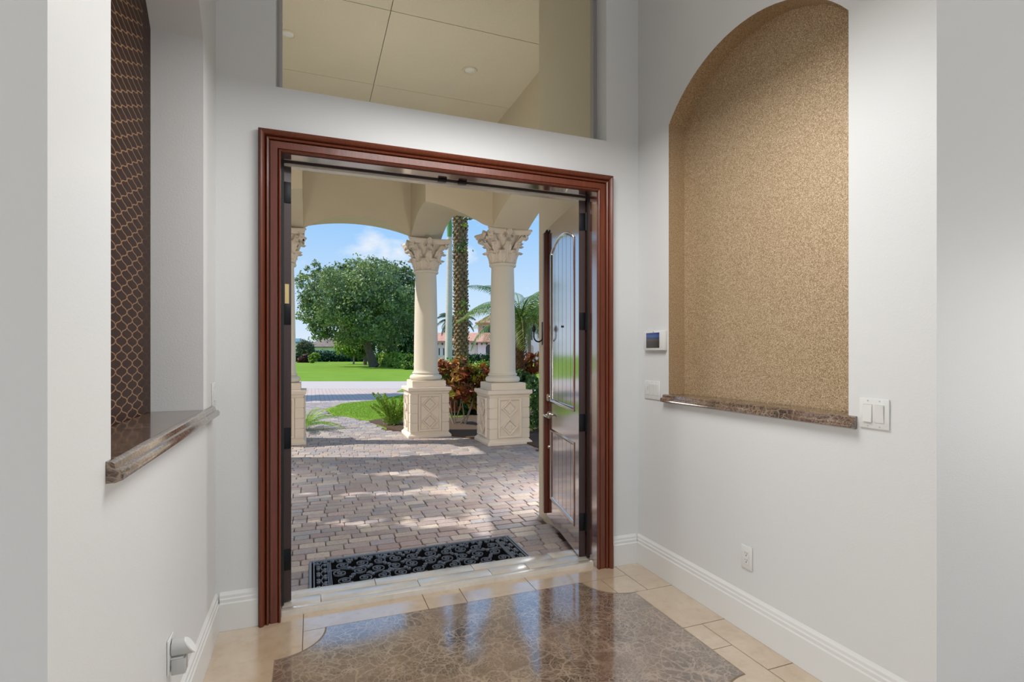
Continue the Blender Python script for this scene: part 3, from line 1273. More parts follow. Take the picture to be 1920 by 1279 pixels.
def s_scroll(c, r, ang, flip=1):
    """two spirals joined into an S"""
    ca, sa = math.cos(ang), math.sin(ang)
    def rot(p):
        return (c[0] + p[0] * ca - p[1] * sa, c[1] + p[0] * sa + p[1] * ca)
    a = spiral((-r * 1.05, 0), r, 1.35, flip * 0.15, flip)
    b = spiral((r * 1.05, 0), r, 1.35, PI + flip * 0.15, flip)
    ribbon(sm, [rot(p) for p in reversed(a)] + [rot(p) for p in b], W_, H_)
    blob(rot((-r * 1.05, 0)), 0.007)
    blob(rot((r * 1.05, 0)), 0.007)


# running scrolls in the border strips
k = 0
x = MX0 + 0.075
while x < MX1 - 0.06:
    for yy in (MY1 - 0.056, MY0 + 0.056):
        s_scroll((x, yy), 0.0235, 0.22 * (-1) ** k, 1 if k % 2 else -1)
    k += 1
    x += 0.1005
for x in (MX0 + 0.078, MX1 - 0.078):
    yy = MY0 + 0.115
    q = 0
    while yy < MY1 - 0.10:
        s_scroll((x, yy), 0.0195, 0.35 * (-1) ** q, 1 if q % 2 else -1)
        yy += 0.054
        q += 1
# main field: two rows of large scrolls, turned alternately, with small scrolls in the gaps
fx0, fx1, fy0, fy1 = MX0 + 0.145, MX1 - 0.145, MY0 + 0.09, MY1 - 0.09
ncol, nrow_ = 10, 3
cw, ch = (fx1 - fx0) / ncol, (fy1 - fy0) / nrow_
for c_ in range(ncol):
    for rw in range(nrow_):
        ctr = (fx0 + cw * (c_ + 0.5) + 0.012 * (-1) ** rw, fy0 + ch * (rw + 0.5))
        sd = 1 if (c_ + rw) % 2 else -1
        a0 = PI / 2 * (1 if (c_ // 2 + rw) % 2 else -1)
        ribbon(sm, spiral(ctr, 0.052, 1.8, a0, sd, 0.14, 44), W_, H_)
        blob(ctr, 0.005)
        up_ = 1 if a0 > 0 else -1
        ribbon(sm, [(ctr[0] - sd * 0.075 * t, ctr[1] + up_ * (0.052 + 0.014 * math.sin(t * PI))) for t in np.linspace(0, 1, 7)], W_, H_)
    if c_ < ncol - 1:
        xm = fx0 + cw * (c_ + 1)
        for rw in range(nrow_ + 1):
            s_scroll((xm, fy0 + ch * rw), 0.017, PI / 2 + 0.6 * (-1) ** (c_ + rw), 1 if c_ % 2 else -1)
sm.build('scrollwork', M['rubber'], root)
bk = MB()
bk.box(MX0, MY0, -0.004, MX1, MY1, 0.001)  # flat black sheet that closes the gaps between the ribs
bk.build('gap_sheet', M['gap_black'], root)

# ================================================================== PORCH GROUND
PALETTE = [(0.30, 0.26, 0.265), (0.27, 0.245, 0.265), (0.35, 0.30, 0.27), (0.315, 0.25, 0.24), (0.24, 0.24, 0.265), (0.34, 0.305, 0.29), (0.38, 0.34, 0.31), (0.28, 0.235, 0.235)]
WALK_R = [(1.50, 9.62), (1.574, 9.70), (1.336, 10.22), (1.122, 11.56), (0.745, 12.50), (0.444, 13.06), (0.364, 14.07), (0.79, 15.68), (1.747, 16.38), (2.3, 17.0)]


def walk_right(y):
    for (xa, ya), (xb, yb) in zip(WALK_R, WALK_R[1:]):
        if ya <= y <= yb:
            return xa + (xb - xa) * (y - ya) / (yb - ya)
    return 1.5


def in_paved(x, y):
    if y < 4.3:
        return -0.33 < x < 1.90
    if y < 9.0:
        return -1.6 < x < 3.2 and (x + y < 11.6) and (y - x < 10.2)
    if y < 9.62:
        return -0.7 < x < 2.2
    if y < 16.4:
        return -0.35 - 0.02 * (y - 9.6) < x < walk_right(y) - 0.03
    return False


pv = MB()
pv.c = []
gap = 0.003
y = 3.325
while y < 16.4:
    h = random.choice((0.105, 0.105, 0.112, 0.165))
    x = -1.7 + random.uniform(-0.1, 0.1)
    while x < 3.3:
        w = random.choice((0.115, 0.165, 0.165, 0.19, 0.235))
        if in_paved(x + w / 2, y + h / 2):
            x0, x1, y0, y1 = x + gap / 2, x + w - gap / 2, y + gap / 2, y + h - gap / 2
            c = 0.015
            j = [random.uniform(0.4, 1.1) * c for _ in range(4)]
            dz = random.uniform(-0.0018, 0.0018)
            ring = [(x0 + j[0], y0), (x1 - j[1], y0), (x1, y0 + j[1]), (x1, y1 - j[2]), (x1 - j[2], y1), (x0 + j[3], y1), (x0, y1 - j[3]), (x0, y0 + j[0])]
            cxp, cyp = (x0 + x1) / 2, (y0 + y1) / 2
            b = 0.006
            inner = [(px + (b if px < cxp else -b) * min(1, abs(px - cxp) / (w / 2)), py + (b if py < cyp else -b) * min(1, abs(py - cyp) / (h / 2))) for px, py in ring]
            mid = [((px * 2 + qx) / 3, (py * 2 + qy) / 3) for (px, py), (qx, qy) in zip(ring, inner)]
            vs = [(px, py, ZG - 0.018) for px, py in ring] + [(px, py, ZG - 0.005 + dz) for px, py in mid] + [(px, py, ZG + dz) for px, py in inner]
            fs = []
            for L_ in (0, 8):
                fs += [(L_ + i, L_ + (i + 1) % 8, L_ + 8 + (i + 1) % 8, L_ + 8 + i) for i in range(8)]
            fs.append(tuple(range(16, 24)))
            pv.add(vs, fs)
            base = random.choice(PALETTE)
            q = random.uniform(1.05, 1.42)
            pv.c += [(base[0] * q, base[1] * q, base[2] * q, 1)] * 24
        x += w
    y += h
struct(pv.build('porch_floor', M['paver']), 'purple-grey tumbled pavers of the porch and front walk')

gs = MB()
gs.box(-9, 3.2, ZG - 0.3, 9, 17.0, ZG - 0.014)
struct(gs.build('ground', M['sand']))


def flat(name, poly, z, mat, t=0.05):
    mb = MB()
    mb.prism(poly, z - t, z)
    return struct(mb.build(name, mat))


def cam_line(fw, r0, r1):
    return [(CO * r + SI * fw, -SI * r + CO * fw) for r in (r0, r1)]


# driveway, street and the big lawn run across the view
d0 = [(-14, 16.4), (0.8, 15.9), (1.75, 16.38), (3.0, 18.4), (5.2, 19.2), (14, 15.0)]
far_d = cam_line(21.5, 40, -40)
flat('driveway', [(-40, 18.5), (-14, 16.4), (-0.4, 15.6), (0.55, 15.4), (1.2, 16.05), (1.75, 16.38), (3.0, 18.4), (5.5, 19.3), (40, 10)] + far_d, ZG - 0.006, M['drive'])
flat('street', cam_line(21.4, -60, 60) + cam_line(27.1, 60, -60), ZG - 0.003, M['road'])
flat('lawn', cam_line(27.0, -120, 120) + cam_line(260.0, 260, -260), ZG + 0.0, M['lawn'], 0.12)
# planting beds either side of the walk
flat('lawn_island', [(x_, y_) for x_, y_ in WALK_R[2:9]] + [(3.0, 18.35), (6.5, 18.9), (9, 17), (9, 12.6), (4.0, 11.9), (2.2, 10.9)], ZG + 0.015, M['lawn'], 0.08)
flat('lawn_verge', [(2.95, 19.8), (6.0, 19.6), (7.5, 20.6), (3.6, 21.9)], ZG + 0.01, M['lawn'], 0.08)
flat('mulch_bed', [(1.35, 10.2), (1.58, 9.66), (2.22, 9.6), (2.22, 9.0), (2.6, 8.45), (3.2, 8.45), (3.25, 4.3), (9, 4.3), (9, 12.6), (4.0, 11.9), (2.6, 11.2), (2.0, 11.45), (1.5, 11.7), (1.13, 11.45)], ZG + 0.024, M['mulch'], 0.08)
flat('mulch_bed_left', [(-0.38, 9.65), (-0.42, 15.3), (-9, 16.2), (-9, 4.3), (-1.75, 4.3), (-1.75, 8.5), (-0.8, 9.65)], ZG + 0.008, M['mulch'], 0.08)
flat('lawn_left', [(-0.55, 12.2), (-0.50, 15.3), (-9, 16.2), (-9, 12.5)], ZG + 0.018, M['lawn'], 0.08)

# blades standing up from the lawn island
gb = MB()
gb.c = []
cnt = 0
island = [(0.46, 13.1), (0.39, 14.0), (0.82, 15.6), (1.76, 16.3), (3.0, 18.2), (5.0, 18.4), (5.0, 12.8), (2.4, 11.6), (1.15, 11.6), (0.77, 12.5)]


def inside(p, poly):
    x, y = p
    r = False
    for (x0, y0), (x1, y1) in zip(poly, poly[1:] + poly[:1]):
        if (y0 > y) != (y1 > y) and x < (x1 - x0) * (y - y0) / (y1 - y0) + x0:
            r = not r
    return r


while cnt < 16000:
    p = (random.uniform(0.38, 2.8), random.uniform(11.5, 18.2))
    if not inside(p, island):
        continue
    cnt += 1
    a = random.uniform(0, 2 * PI)
    hgt = random.uniform(0.018, 0.038)
    w = 0.007
    dx, dy = math.cos(a) * w, math.sin(a) * w
    lx, ly = random.uniform(-0.02, 0.02), random.uniform(-0.02, 0.02)
    gb.add([(p[0] - dx, p[1] - dy, ZG + 0.014), (p[0] + dx, p[1] + dy, ZG + 0.014), (p[0] + lx, p[1] + ly, ZG + 0.014 + hgt)], [(0, 1, 2)])
    q = random.uniform(0.7, 1.25)
    gb.c += [(0.30 * q, 0.46 * q, 0.07 * q, 1)] * 3
o = gb.build('grass', M['leaf'])
tag(o, 'short grass blades of the curved lawn island beside the walk', 'grass', None, 'stuff')

# ================================================================== PORCH: columns, arcade, ceiling, stucco walls
PXC = 0.73                                     # axis of the porch
CZ_PED, CZ_PLI, CZ_BASE, CZ_SHAFT, CZ_RING, CZ_CAP = 0.855, 0.97, 1.125, 2.845, 2.905, 3.42


def acanthus(mb, ang, z0, h, r0, out, w, lobes=5):
    """one curling leaf laid against the bell and rolling outwards at its tip"""
    N, K = 9, 6
    rings = []
    for i in range(N):
        t = i / (N - 1)
        if t < 0.75:
            rr = r0 + out * 0.35 * (t / 0.75) ** 2
            zz = z0 + h * t / 0.75 * 0.92
        else:
            s_ = (t - 0.75) / 0.25 * PI * 0.85
            rr = r0 + out * 0.35 + out * 0.45 * (1 - math.cos(s_)) / 2 * 1.4
            zz = z0 + h * 0.92 + out * 0.30 * math.sin(s_)
        ww = w * (0.62 + 0.38 * math.sin(PI * min(t * 1.1, 1))) * (1 - 0.30 * max(t - 0.55, 0) / 0.45)
        ww *= 1 + 0.20 * math.sin(t * lobes * 2 * PI)
        row = []
        for k_ in range(K + 1):
            u = k_ / K * 2 - 1
            bul = 0.020 * (1 - u * u) + 0.009 * math.cos(u * 3 * PI)
            a = ang + u * ww / (rr + 0.02)
            row.append(((rr + bul) * math.cos(a), (rr + bul) * math.sin(a), zz))
        rings.append(row)
    front = rings
    back = [[(x_ * 0.93, y_ * 0.93, z_ - 0.016) for x_, y_, z_ in row] for row in rings]
    loop = []
    for f_, b_ in zip(front, back):
        loop.append(list(f_) + list(reversed(b_)))
    mb.loft(loop)


def scroll(mb, ctr, ang, r, w, turns=1.6, flip=1):
    """volute: a band wound in the vertical plane of direction ang"""
    d = Vector((math.cos(ang), math.sin(ang), 0))
    n_ = Vector((-d.y, d.x, 0)) * w / 2
    rings = []
    N = 26
    for i in range(N + 1):
        t = i / N
        rr = r * (1 - 0.80 * t)
        a = PI * 0.9 - flip * 2 * PI * turns * t
        for_ = d * (rr * math.cos(a)) + Vector((0, 0, rr * math.sin(a)))
        inn = d * ((rr * 0.72) * math.cos(a)) + Vector((0, 0, rr * 0.72 * math.sin(a)))
        c = Vector(ctr)
        rings.append([c + for_ + n_, c + for_ - n_, c + inn - n_, c + inn + n_])
    mb.loft(rings)


def make_column():
    root = empty('column', (0, 0, ZG), 0)
    pd = MB()
    pd.squares([(0.372, 0.0), (0.372, 0.035), (0.360, 0.05), (0.345, 0.062), (0.330, 0.085), (0.325, 0.09), (0.325, 0.745), (0.335, 0.75),
                (0.340, 0.775), (0.355, 0.79), (0.372, 0.80), (0.372, 0.84), (0.366, CZ_PED)])
    for sx in (-1, 1):
        for sy in (-1, 1):                     # corner blocks with open joints between the courses
            for k_ in range(4):
                za, zb = 0.095 + k_ * 0.1625, 0.095 + (k_ + 1) * 0.1625 - 0.011
                xa, xb = sorted((sx * 0.338, sx * 0.205))
                ya, yb = sorted((sy * 0.338, sy * 0.205))
                pd.cbox(xa, ya, za, xb, yb, zb, 0.004)
    pd.build('pedestal', M['cast_stone'], root)
    for q in range(4):
        pn = MB()
        A = q * PI / 2

        def fn(x_, z_, h_, A=A):
            v = Vector((x_, -0.326 - h_))
            return (v.x * math.cos(A) - v.y * math.sin(A), v.x * math.sin(A) + v.y * math.cos(A), z_)
        x0, x1, z0, z1 = -0.198, 0.198, 0.105, 0.735
        rectp = [(x0, z0), (x1, z0), (x1, z1), (x0, z1)]
        frame_sweep(pn, rectp, [(0, 0.0), (0, 0.026), (0.010, 0.034), (0.030, 0.030), (0.044, 0.006), (0.048, -0.002)], True, fn)
        for zc in (0.275, 0.565):
            d_ = 0.142
            dm = [(0, zc - d_), (d_, zc), (0, zc + d_), (-d_, zc)]
            frame_sweep(pn, dm, [(0, 0.0), (0.001, 0.028), (0.010, 0.034), (0.024, 0.028), (0.036, 0.004), (0.046, 0.004), (0.060, 0.016)], True, fn)
            i_ = 0.083
            pn.prism([(0, zc - i_), (i_, zc), (0, zc + i_), (-i_, zc)], -0.002, 0.017, 0, fn)
            for s_ in (-0.03, 0.0, 0.03):
                pn.prism([(s_ - 0.006, zc - 0.035), (s_ + 0.006, zc - 0.035), (s_ + 0.006, zc + 0.035 - abs(s_) * 0.4), (s_ - 0.006, zc + 0.035 - abs(s_) * 0.4)], 0.014, 0.026, 0, fn)
        pn.build('diamond_panel', M['cast_stone'], root)
    pl = MB()
    pl.squares([(0.290, CZ_PED), (0.290, CZ_PLI - 0.012), (0.282, CZ_PLI)])
    pl.build('plinth', M['cast_stone'], root)
    bs = MB()
    prof = [(0.27, CZ_PLI)]
    for k_ in range(9):
        a = -PI / 2 + PI * k_ / 8
        prof.append((0.240 + 0.044 * math.cos(a), CZ_PLI + 0.048 + 0.046 * math.sin(a)))
    prof += [(0.232, CZ_PLI + 0.098), (0.226, CZ_PLI + 0.110)]
    for k_ in range(7):
        a = -PI / 2 + PI * k_ / 6
        prof.append((0.218 + 0.022 * math.cos(a), CZ_PLI + 0.128 + 0.018 * math.sin(a)))
    prof += [(0.212, CZ_BASE + 0.025)]
    bs.lathe(prof, n=48)
    bs.build('base', M['column_stone'], root, smooth=40)
    sh = MB()
    prof = []
    for k_ in range(15):
        t = k_ / 14
        prof.append((0.211 - 0.026 * t ** 1.6, CZ_BASE + (CZ_SHAFT - CZ_BASE) * t))
    sh.lathe(prof, n=48)
    rg = []
    for k_ in range(9):
        a = -PI / 2 + PI * k_ / 8
        rg.append((0.192 + 0.030 * math.cos(a), CZ_SHAFT + 0.030 + 0.028 * math.sin(a)))
    sh.lathe([(0.186, CZ_SHAFT)] + rg + [(0.19, CZ_RING)], n=48)
    sh.build('shaft', M['column_stone'], root, smooth=40)
    cp = MB()
    cp.lathe([(0.188, CZ_RING), (0.190, CZ_RING + 0.10), (0.200, CZ_RING + 0.24), (0.235, CZ_RING + 0.36), (0.285, CZ_RING + 0.43)], n=32)
    for k_ in range(8):
        acanthus(cp, k_ * PI / 4 + PI / 8, CZ_RING + 0.0, 0.160, 0.196, 0.125, 0.092)
    for k_ in range(8):
        acanthus(cp, k_ * PI / 4, CZ_RING + 0.06, 0.235, 0.208, 0.150, 0.084)
    for k_ in range(4):
        a = k_ * PI / 2 + PI / 4
        dv = Vector((math.cos(a), math.sin(a), 0))
        acanthus(cp, a, CZ_RING + 0.16, 0.20, 0.245, 0.20, 0.085)
        scroll(cp, dv * 0.385 + Vector((0, 0, CZ_RING + 0.395)), a, 0.074, 0.085)
        # stalk rising to the volute
        cp.tube([dv * 0.215 + Vector((0, 0, CZ_RING + 0.22)), dv * 0.25 + Vector((0, 0, CZ_RING + 0.32)), dv * 0.32 + Vector((0, 0, CZ_RING + 0.435)), dv * 0.385 + Vector((0, 0, CZ_RING + 0.462))], [0.022, 0.02, 0.018, 0.014], 6)
        a2 = k_ * PI / 2
        dq = Vector((math.cos(a2), math.sin(a2), 0))
        nq = Vector((-dq.y, dq.x, 0))
        for s_ in (-1, 1):                     # inner helices and the flower on the abacus
            cc = dq * 0.285 + nq * (s_ * 0.062) + Vector((0, 0, CZ_RING + 0.395))
            scroll(cp, cc, a2 + s_ * 1.25, 0.040, 0.045, 1.4)
        fl_ = dq * 0.312 + Vector((0, 0, CZ_RING + 0.468))
        bm = bmesh.new()
        bmesh.ops.create_icosphere(bm, subdivisions=2, radius=1)
        bm.verts.index_update()
        cp.add([fl_ + dq * (v.co.x * 0.03) + nq * (v.co.y * 0.042) + Vector((0, 0, v.co.z * 0.056)) for v in bm.verts], [[v.index for v in f.verts] for f in bm.faces])
        bm.free()
        rr_ = []
        for i in range(17):
            b = 2 * PI * i / 16
            rr_.append(fl_ + dq * 0.022 + nq * (0.036 * math.cos(b)) + Vector((0, 0, 0.05 * math.sin(b))))
        cp.tube(rr_, 0.011, 6)
    ab = []
    for k_ in range(4):                        # abacus with hollow sides and cut corners
        a = k_ * PI / 2
        for t in np.linspace(-1, 1, 9):
            xx = 0.375 * t
            yy = -(0.285 + 0.085 * t * t)
            ab.append((xx * math.cos(a) - yy * math.sin(a), xx * math.sin(a) + yy * math.cos(a)))
    rings = []
    for s_, zz in ((0.90, CZ_RING + 0.43), (0.94, CZ_RING + 0.445), (0.95, CZ_RING + 0.47), (1.0, CZ_RING + 0.485), (1.0, CZ_CAP - 0.012), (0.97, CZ_CAP)):
        rings.append([(px * s_, py * s_, zz) for px, py in ab])
    cp.loft(rings)
    cp.build('capital', M['cast_stone'], root, smooth=50)
    return root


col0 = make_column()
col_spots = [((1.90, 9.30), 'cream column with leafy capital on a diamond-panel pedestal, sunlit down one side, beside the walk'),
             ((2.93, 8.14), 'cream column with leafy capital on a diamond-panel pedestal in front of the pygmy palm'),
             ((-0.45, 9.30), 'cream column mostly hidden behind the edge-on door leaf'),
             ((-1.47, 8.14), 'cream column beside the porch corner, out of sight of the doorway')]
for i, ((x, y), lab) in enumerate(col_spots[:3]):
    o = col0 if i == 0 else copy_tree(col0)
    o.location = (x, y, ZG)
    tag(o, lab, 'column', 'porch columns')
o = copy_tree(col0)
o.location = (-1.47, 8.14, ZG)
tag(o, col_spots[3][1], 'column', 'porch columns')

# ---- arcade: wall over the columns, plan stepped round a square corner, soffit arched
ZS, ZPK, ZTOP = CZ_CAP + ZG - 0.01, 3.66, 5.6
inn, out, zi, zo = [], [], [], []


def seg(t):
    """segmental arch profile, t in -1..1"""
    rise, hw = ZPK - ZS, 0.87
    ra = (hw * hw + rise * rise) / (2 * rise)
    t = max(-1, min(1, t))
    return ZPK - ra + math.sqrt(ra * ra - (t * hw) ** 2)


DA, DB = Vector((1.90, 9.30)), Vector((2.93, 8.14))
DL = (DB - DA).length
DD = (DB - DA) / DL


def diag_z(x, y):
    s = (Vector((x, y)) - DA).dot(DD) / DL
    return seg(2 * s - 1)


def push(i_, o_, a, b):
    inn.append(i_)
    out.append(o_)
    zi.append(a)
    zo.append(b)


right = []
# from the porch axis over the front arch to the column, round the stepped corner, along the side
n_ = 18
xin = 1.59
for k in range(n_ + 1):
    t = k / n_
    x = PXC + (xin - PXC) * t
    z = seg(t)
    right.append(((x, 9.0), (PXC + (2.2 - PXC) * t * (0.895), 9.62), z, z))
right.append(((1.59, 9.0), (2.20, 9.62), ZS, ZS))
n_ = 12
A_, B_, C_ = (1.58, 9.0), (1.58, 7.76), (2.63, 7.76)
A2, B2, C2 = (2.20, 9.35), (2.20, 8.40), (2.80, 8.40)
for k in range(n_ + 1):
    t = k / n_
    p = (A_[0], A_[1] + (B_[1] - A_[1]) * t)
    q = (A2[0], A2[1] + (B2[1] - A2[1]) * t)
    right.append((p, q, diag_z(*p), diag_z(*q)))
for k in range(1, n_ + 1):
    t = k / n_
    p = (B_[0] + (C_[0] - B_[0]) * t, B_[1])
    q = (B2[0] + (C2[0] - B2[0]) * t, B2[1])
    right.append((p, q, diag_z(*p), diag_z(*q)))
right.append(((2.63, 7.76), (3.23, 8.40), ZS, ZS))
n_ = 20
for k in range(n_ + 1):
    t = k / n_
    p = (2.63, 7.76 + (4.75 - 7.76) * t)
    q = (3.23, p[1])
    z = ZS + (3.68 - ZS) * (1 - abs(2 * t - 1) ** 2.2)
    right.append((p, q, z, z))
right.append(((2.63, 4.75), (3.23, 4.75), ZG, ZG))
right.append(((2.63, 4.31), (3.23, 4.31), ZG, ZG))
ar = MB()
for mir in (0, 1):
    fx = (lambda p: p) if not mir else (lambda p: (2 * PXC - p[0], p[1]))
    rings = []
    for p, q, a, b in right:
        p, q = fx(p), fx(q)
        rings.append([(*p, a), (*q, b), (*q, ZTOP), (*p, ZTOP)])
    ar.loft(rings, caps=True)
struct(ar.build('porch_arcade_wall', M['smooth_stucco'], smooth=20), 'cream plastered arcade wall over the porch columns')

# ---- porch ceiling in panels with fine joints
pc = MB()
ZC = 4.88
xs = [-1.2, 0.754, 2.65]
ys = [YX + 0.001, 5.45, 7.03, 9.01]
for i in range(2):
    for j in range(3):
        pc.box(xs[i] + 0.004, ys[j] + 0.004, ZC, xs[i + 1] - 0.004, ys[j + 1] - 0.004, ZC + 0.05)
pc.box(-2.0, YX, ZC + 0.02, 3.4, 9.7, ZC + 0.12, 1)
struct(pc.build('ceiling_porch', [M['stucco_ceiling'], M['dark_joint']]))
for i, (x, lab) in enumerate(((-0.24, 'round recessed porch light cut off by the edge of the transom window'), (1.82, 'round recessed porch light in the middle of the transom view'))):
    r_ = empty('recessed_light', (x, 6.25, ZC), 0, lab, 'ceiling light', 'recessed porch lights')
    mb = MB()
    mb.lathe([(0.060, -0.004), (0.070, -0.012), (0.088, -0.010), (0.095, 0.0), (0.095, 0.002)], n=32, caps=False)
    mb.build('trim_ring', M['smooth_stucco'], r_, smooth=40)
    mb = MB()
    mb.lathe([(0.064, -0.001), (0.055, -0.006), (0.02, -0.009), (0.0005, -0.009)], n=32, caps=False)
    mb.build('lens', M['plastic'], r_, smooth=40)

# ---- stucco walls outside the door
for nm, x0, x1 in (('wall_porch_right', 1.885, 3.23), ('wall_porch_left', 2 * PXC - 3.23, -0.305)):
    mb = MB()
    mb.box(x0, YX, ZG - 0.05, x1, 4.285, 5.6)
    struct(mb.build(nm, M['stucco']))
mb = MB()
mb.box(3.23, 4.0, ZG - 0.05, 9.0, 4.285, 5.6)
mb.box(-9.0, 4.0, ZG - 0.05, 2 * PXC - 3.23, 4.285, 5.6)
struct(mb.build('wall_facade', M['stucco']))

# ---- iron wall bracket on the porch wall
r_ = empty('wall_sconce', (1.885, 4.17, 1.57), 0, 'curled dark iron wall bracket with leaf finial on the stucco beside the door', 'wall sconce')
mb = MB()
mb.cbox(-0.012, -0.035, -0.10, -0.0005, 0.035, 0.10, 0.003)
mb.build('backplate', M['iron'], r_)
mb = MB()
pts = [(-0.010, 0, 0.02), (-0.013, 0, -0.015)]
for k in range(13):
    a = PI * k / 12
    pts.append((-0.056 + 0.043 * math.cos(a), 0, -0.025 - 0.048 * math.sin(a)))
pts += [(-0.099, 0, 0.0), (-0.099, 0, 0.02)]
mb.tube(pts, 0.0065, 8)
mb.build('arm', M['iron'], r_, smooth=40)
mb = MB()
mb.lathe([(0.005, 0.005), (0.015, 0.022), (0.017, 0.036), (0.011, 0.056), (0.001, 0.075)], (-0.099, 0), 10)
mb.build('leaf_finial', M['iron'], r_, smooth=40)

# ================================================================== PLANTS


def leaves_mesh(name, P, N, size, cols, mat, parent=None, aspect=0.55, fold=0.25):
    """P leaf centres, N facing directions, size lengths, cols rgb -> folded four-sided leaves"""
    n = len(P)
    P = np.asarray(P, float)
    N = np.asarray(N, float)
    N /= np.linalg.norm(N, axis=1)[:, None] + 1e-9
    rnd = rng.normal(size=(n, 3))
    T = np.cross(N, rnd)
    T /= np.linalg.norm(T, axis=1)[:, None] + 1e-9
    B = np.cross(N, T)
    s = np.asarray(size, float).reshape(-1, 1) * np.ones((n, 1))
    V = np.empty((n, 4, 3))
    V[:, 0] = P - T * s * 0.5
    V[:, 1] = P + B * s * aspect * 0.5 + N * s * fold * 0.4
    V[:, 2] = P + T * s * 0.5 - N * s * fold * 0.3
    V[:, 3] = P - B * s * aspect * 0.5 + N * s * fold * 0.4
    me = bpy.data.meshes.new(name)
    me.vertices.add(n * 4)
    me.vertices.foreach_set('co', V.ravel())
    idx = np.arange(n) * 4
    tri = np.stack([idx, idx + 1, idx + 2, idx, idx + 2, idx + 3], 1).ravel()
    me.loops.add(n * 6)
    me.loops.foreach_set('vertex_index', tri.astype(np.int32))
    me.polygons.add(n * 2)
    me.polygons.foreach_set('loop_start', (np.arange(n * 2) * 3).astype(np.int32))
    me.update(calc_edges=True)
    a = me.color_attributes.new('Col', 'FLOAT_COLOR', 'POINT')
    c4 = np.ones((n, 4, 4), np.float32)
    c4[:, :, :3] = np.asarray(cols)[:, None, :]
    a.data.foreach_set('color', c4.ravel())
    me.materials.append(mat)
    o = bpy.data.objects.new(name, me)
    COL.objects.link(o)
    if parent is not None:
        o.parent = parent
    return o


def leaf_cloud(name, blobs, n, size, pal, parent=None, spread=0.16, cl=26, aspect=0.55, up=0.3, shell=0.55):
    """foliage in clusters near the surface of overlapping ellipsoids; blobs: (centre, radius or radii)"""
    vol = np.array([np.prod(np.ones(3) * np.asarray(b[1])) ** (2 / 3) for b in blobs])
    pr = vol / vol.sum()
    ncl = max(1, n // cl)
    which = rng.choice(len(blobs), ncl, p=pr)
    Ps, Ns, Cs = [], [], []
    pal = np.asarray(pal)
    for w in which:
        c, r = np.asarray(blobs[w][0], float), np.ones(3) * np.asarray(blobs[w][1], float)
        d = rng.normal(size=3)
        d /= np.linalg.norm(d)
        rr = shell + (1 - shell) * rng.random() ** 0.5
        cc = c + d * r * rr
        sp = spread * r.mean()
        k = cl
        p = cc + rng.normal(size=(k, 3)) * sp * np.array([1, 1, 0.75])
        nn = d + rng.normal(size=(k, 3)) * 0.8 + np.array([0, 0, up])
        tone = pal[rng.integers(len(pal))]
        col = tone * rng.uniform(0.75, 1.25, (k, 1))
        Ps.append(p)
        Ns.append(nn)
        Cs.append(col)
    P, N, C = np.concatenate(Ps), np.concatenate(Ns), np.concatenate(Cs)
    sz = size * rng.uniform(0.7, 1.3, len(P))
    return leaves_mesh(name, P, N, sz, np.clip(C, 0, 1), M['leaf'], parent, aspect)


GREEN = [(0.055, 0.13, 0.025), (0.085, 0.17, 0.035), (0.045, 0.11, 0.035), (0.12, 0.20, 0.045)]
DARK = [(0.03, 0.085, 0.03), (0.045, 0.11, 0.035), (0.028, 0.07, 0.035)]
LIME = [(0.22, 0.33, 0.045), (0.28, 0.40, 0.06), (0.16, 0.28, 0.04)]
CROTON = [(0.34, 0.085, 0.035), (0.50, 0.17, 0.04), (0.20, 0.06, 0.03), (0.55, 0.32, 0.09), (0.12, 0.18, 0.03), (0.28, 0.06, 0.04), (0.55, 0.52, 0.08), (0.42, 0.20, 0.12)]

PX = 1 / FPX


def B(u, v, fw, rpx, depth=1.0, rz=None):
    """foliage blob: centre and radii of a mass seen with radius rpx at distance fw"""
    r = rpx * PX * fw
    return (at(u, v, fw), (r, r * depth, r if rz is None else rz * PX * fw))


def ground_at(u, fw):
    p = at(u, CY, fw)
    return Vector((p.x, p.y, ZG))


# ---- tall planting along the open side of the porch
for k, (y_, h_) in enumerate(((5.4, 4.75), (6.38, 5.0), (7.35, 4.75), (8.25, 4.7))):
    t_ = empty('tall_shrub', (0, 0, 0), 0, 'tall leafy shrub beside the open side of the porch, out of sight of the doorway', 'shrub', 'tall shrubs beside the porch')
    q_ = MB()
    q_.tube([(-3.0, y_, ZG), (-3.0, y_, h_ * 0.7)], 0.05, 6)
    q_.build('stem', M['bark'], t_)
    leaf_cloud('foliage', [((-3.0, y_, h_ * f_), (0.45, 0.33, h_ * 0.17)) for f_ in (0.16, 0.40, 0.62, 0.82)], 6500, 0.19, GREEN, t_, 0.12, 13, 0.65, 0.3, 0.05)

# ---- the big shade tree on the lawn
D = 55.0
g = ground_at(701, D)
tr = empty('shade_tree', (0, 0, 0), 0, 'large spreading shade tree with a leaning grey trunk on the lawn across the street', 'tree')
tm = MB()
tm.tube([at(703, 689, D), at(700, 684, D), at(695, 668, D), at(690, 652, D), at(688, 636, D)], [0.62, 0.50, 0.42, 0.38, 0.34], 12)
for br, ra in (([at(690, 652, D), at(694, 632, D), at(708, 612, D), at(716, 590, D), at(722, 565, D), at(728, 540, D + 1)], [0.34, 0.30, 0.27, 0.22, 0.16, 0.08]),
               ([at(688, 640, D), at(678, 615, D), at(660, 590, D), at(640, 565, D - 1)], [0.30, 0.24, 0.17, 0.08]),
               ([at(690, 640, D), at(686, 600, D - 1), at(684, 560, D - 1), at(676, 525, D)], [0.26, 0.2, 0.15, 0.06]),
               ([at(712, 600, D), at(735, 590, D), at(758, 575, D + 1)], [0.2, 0.14, 0.06]),
               ([at(660, 592, D), at(625, 590, D), at(598, 580, D)], [0.15, 0.1, 0.05])):
    tm.tube(br, ra, 8)
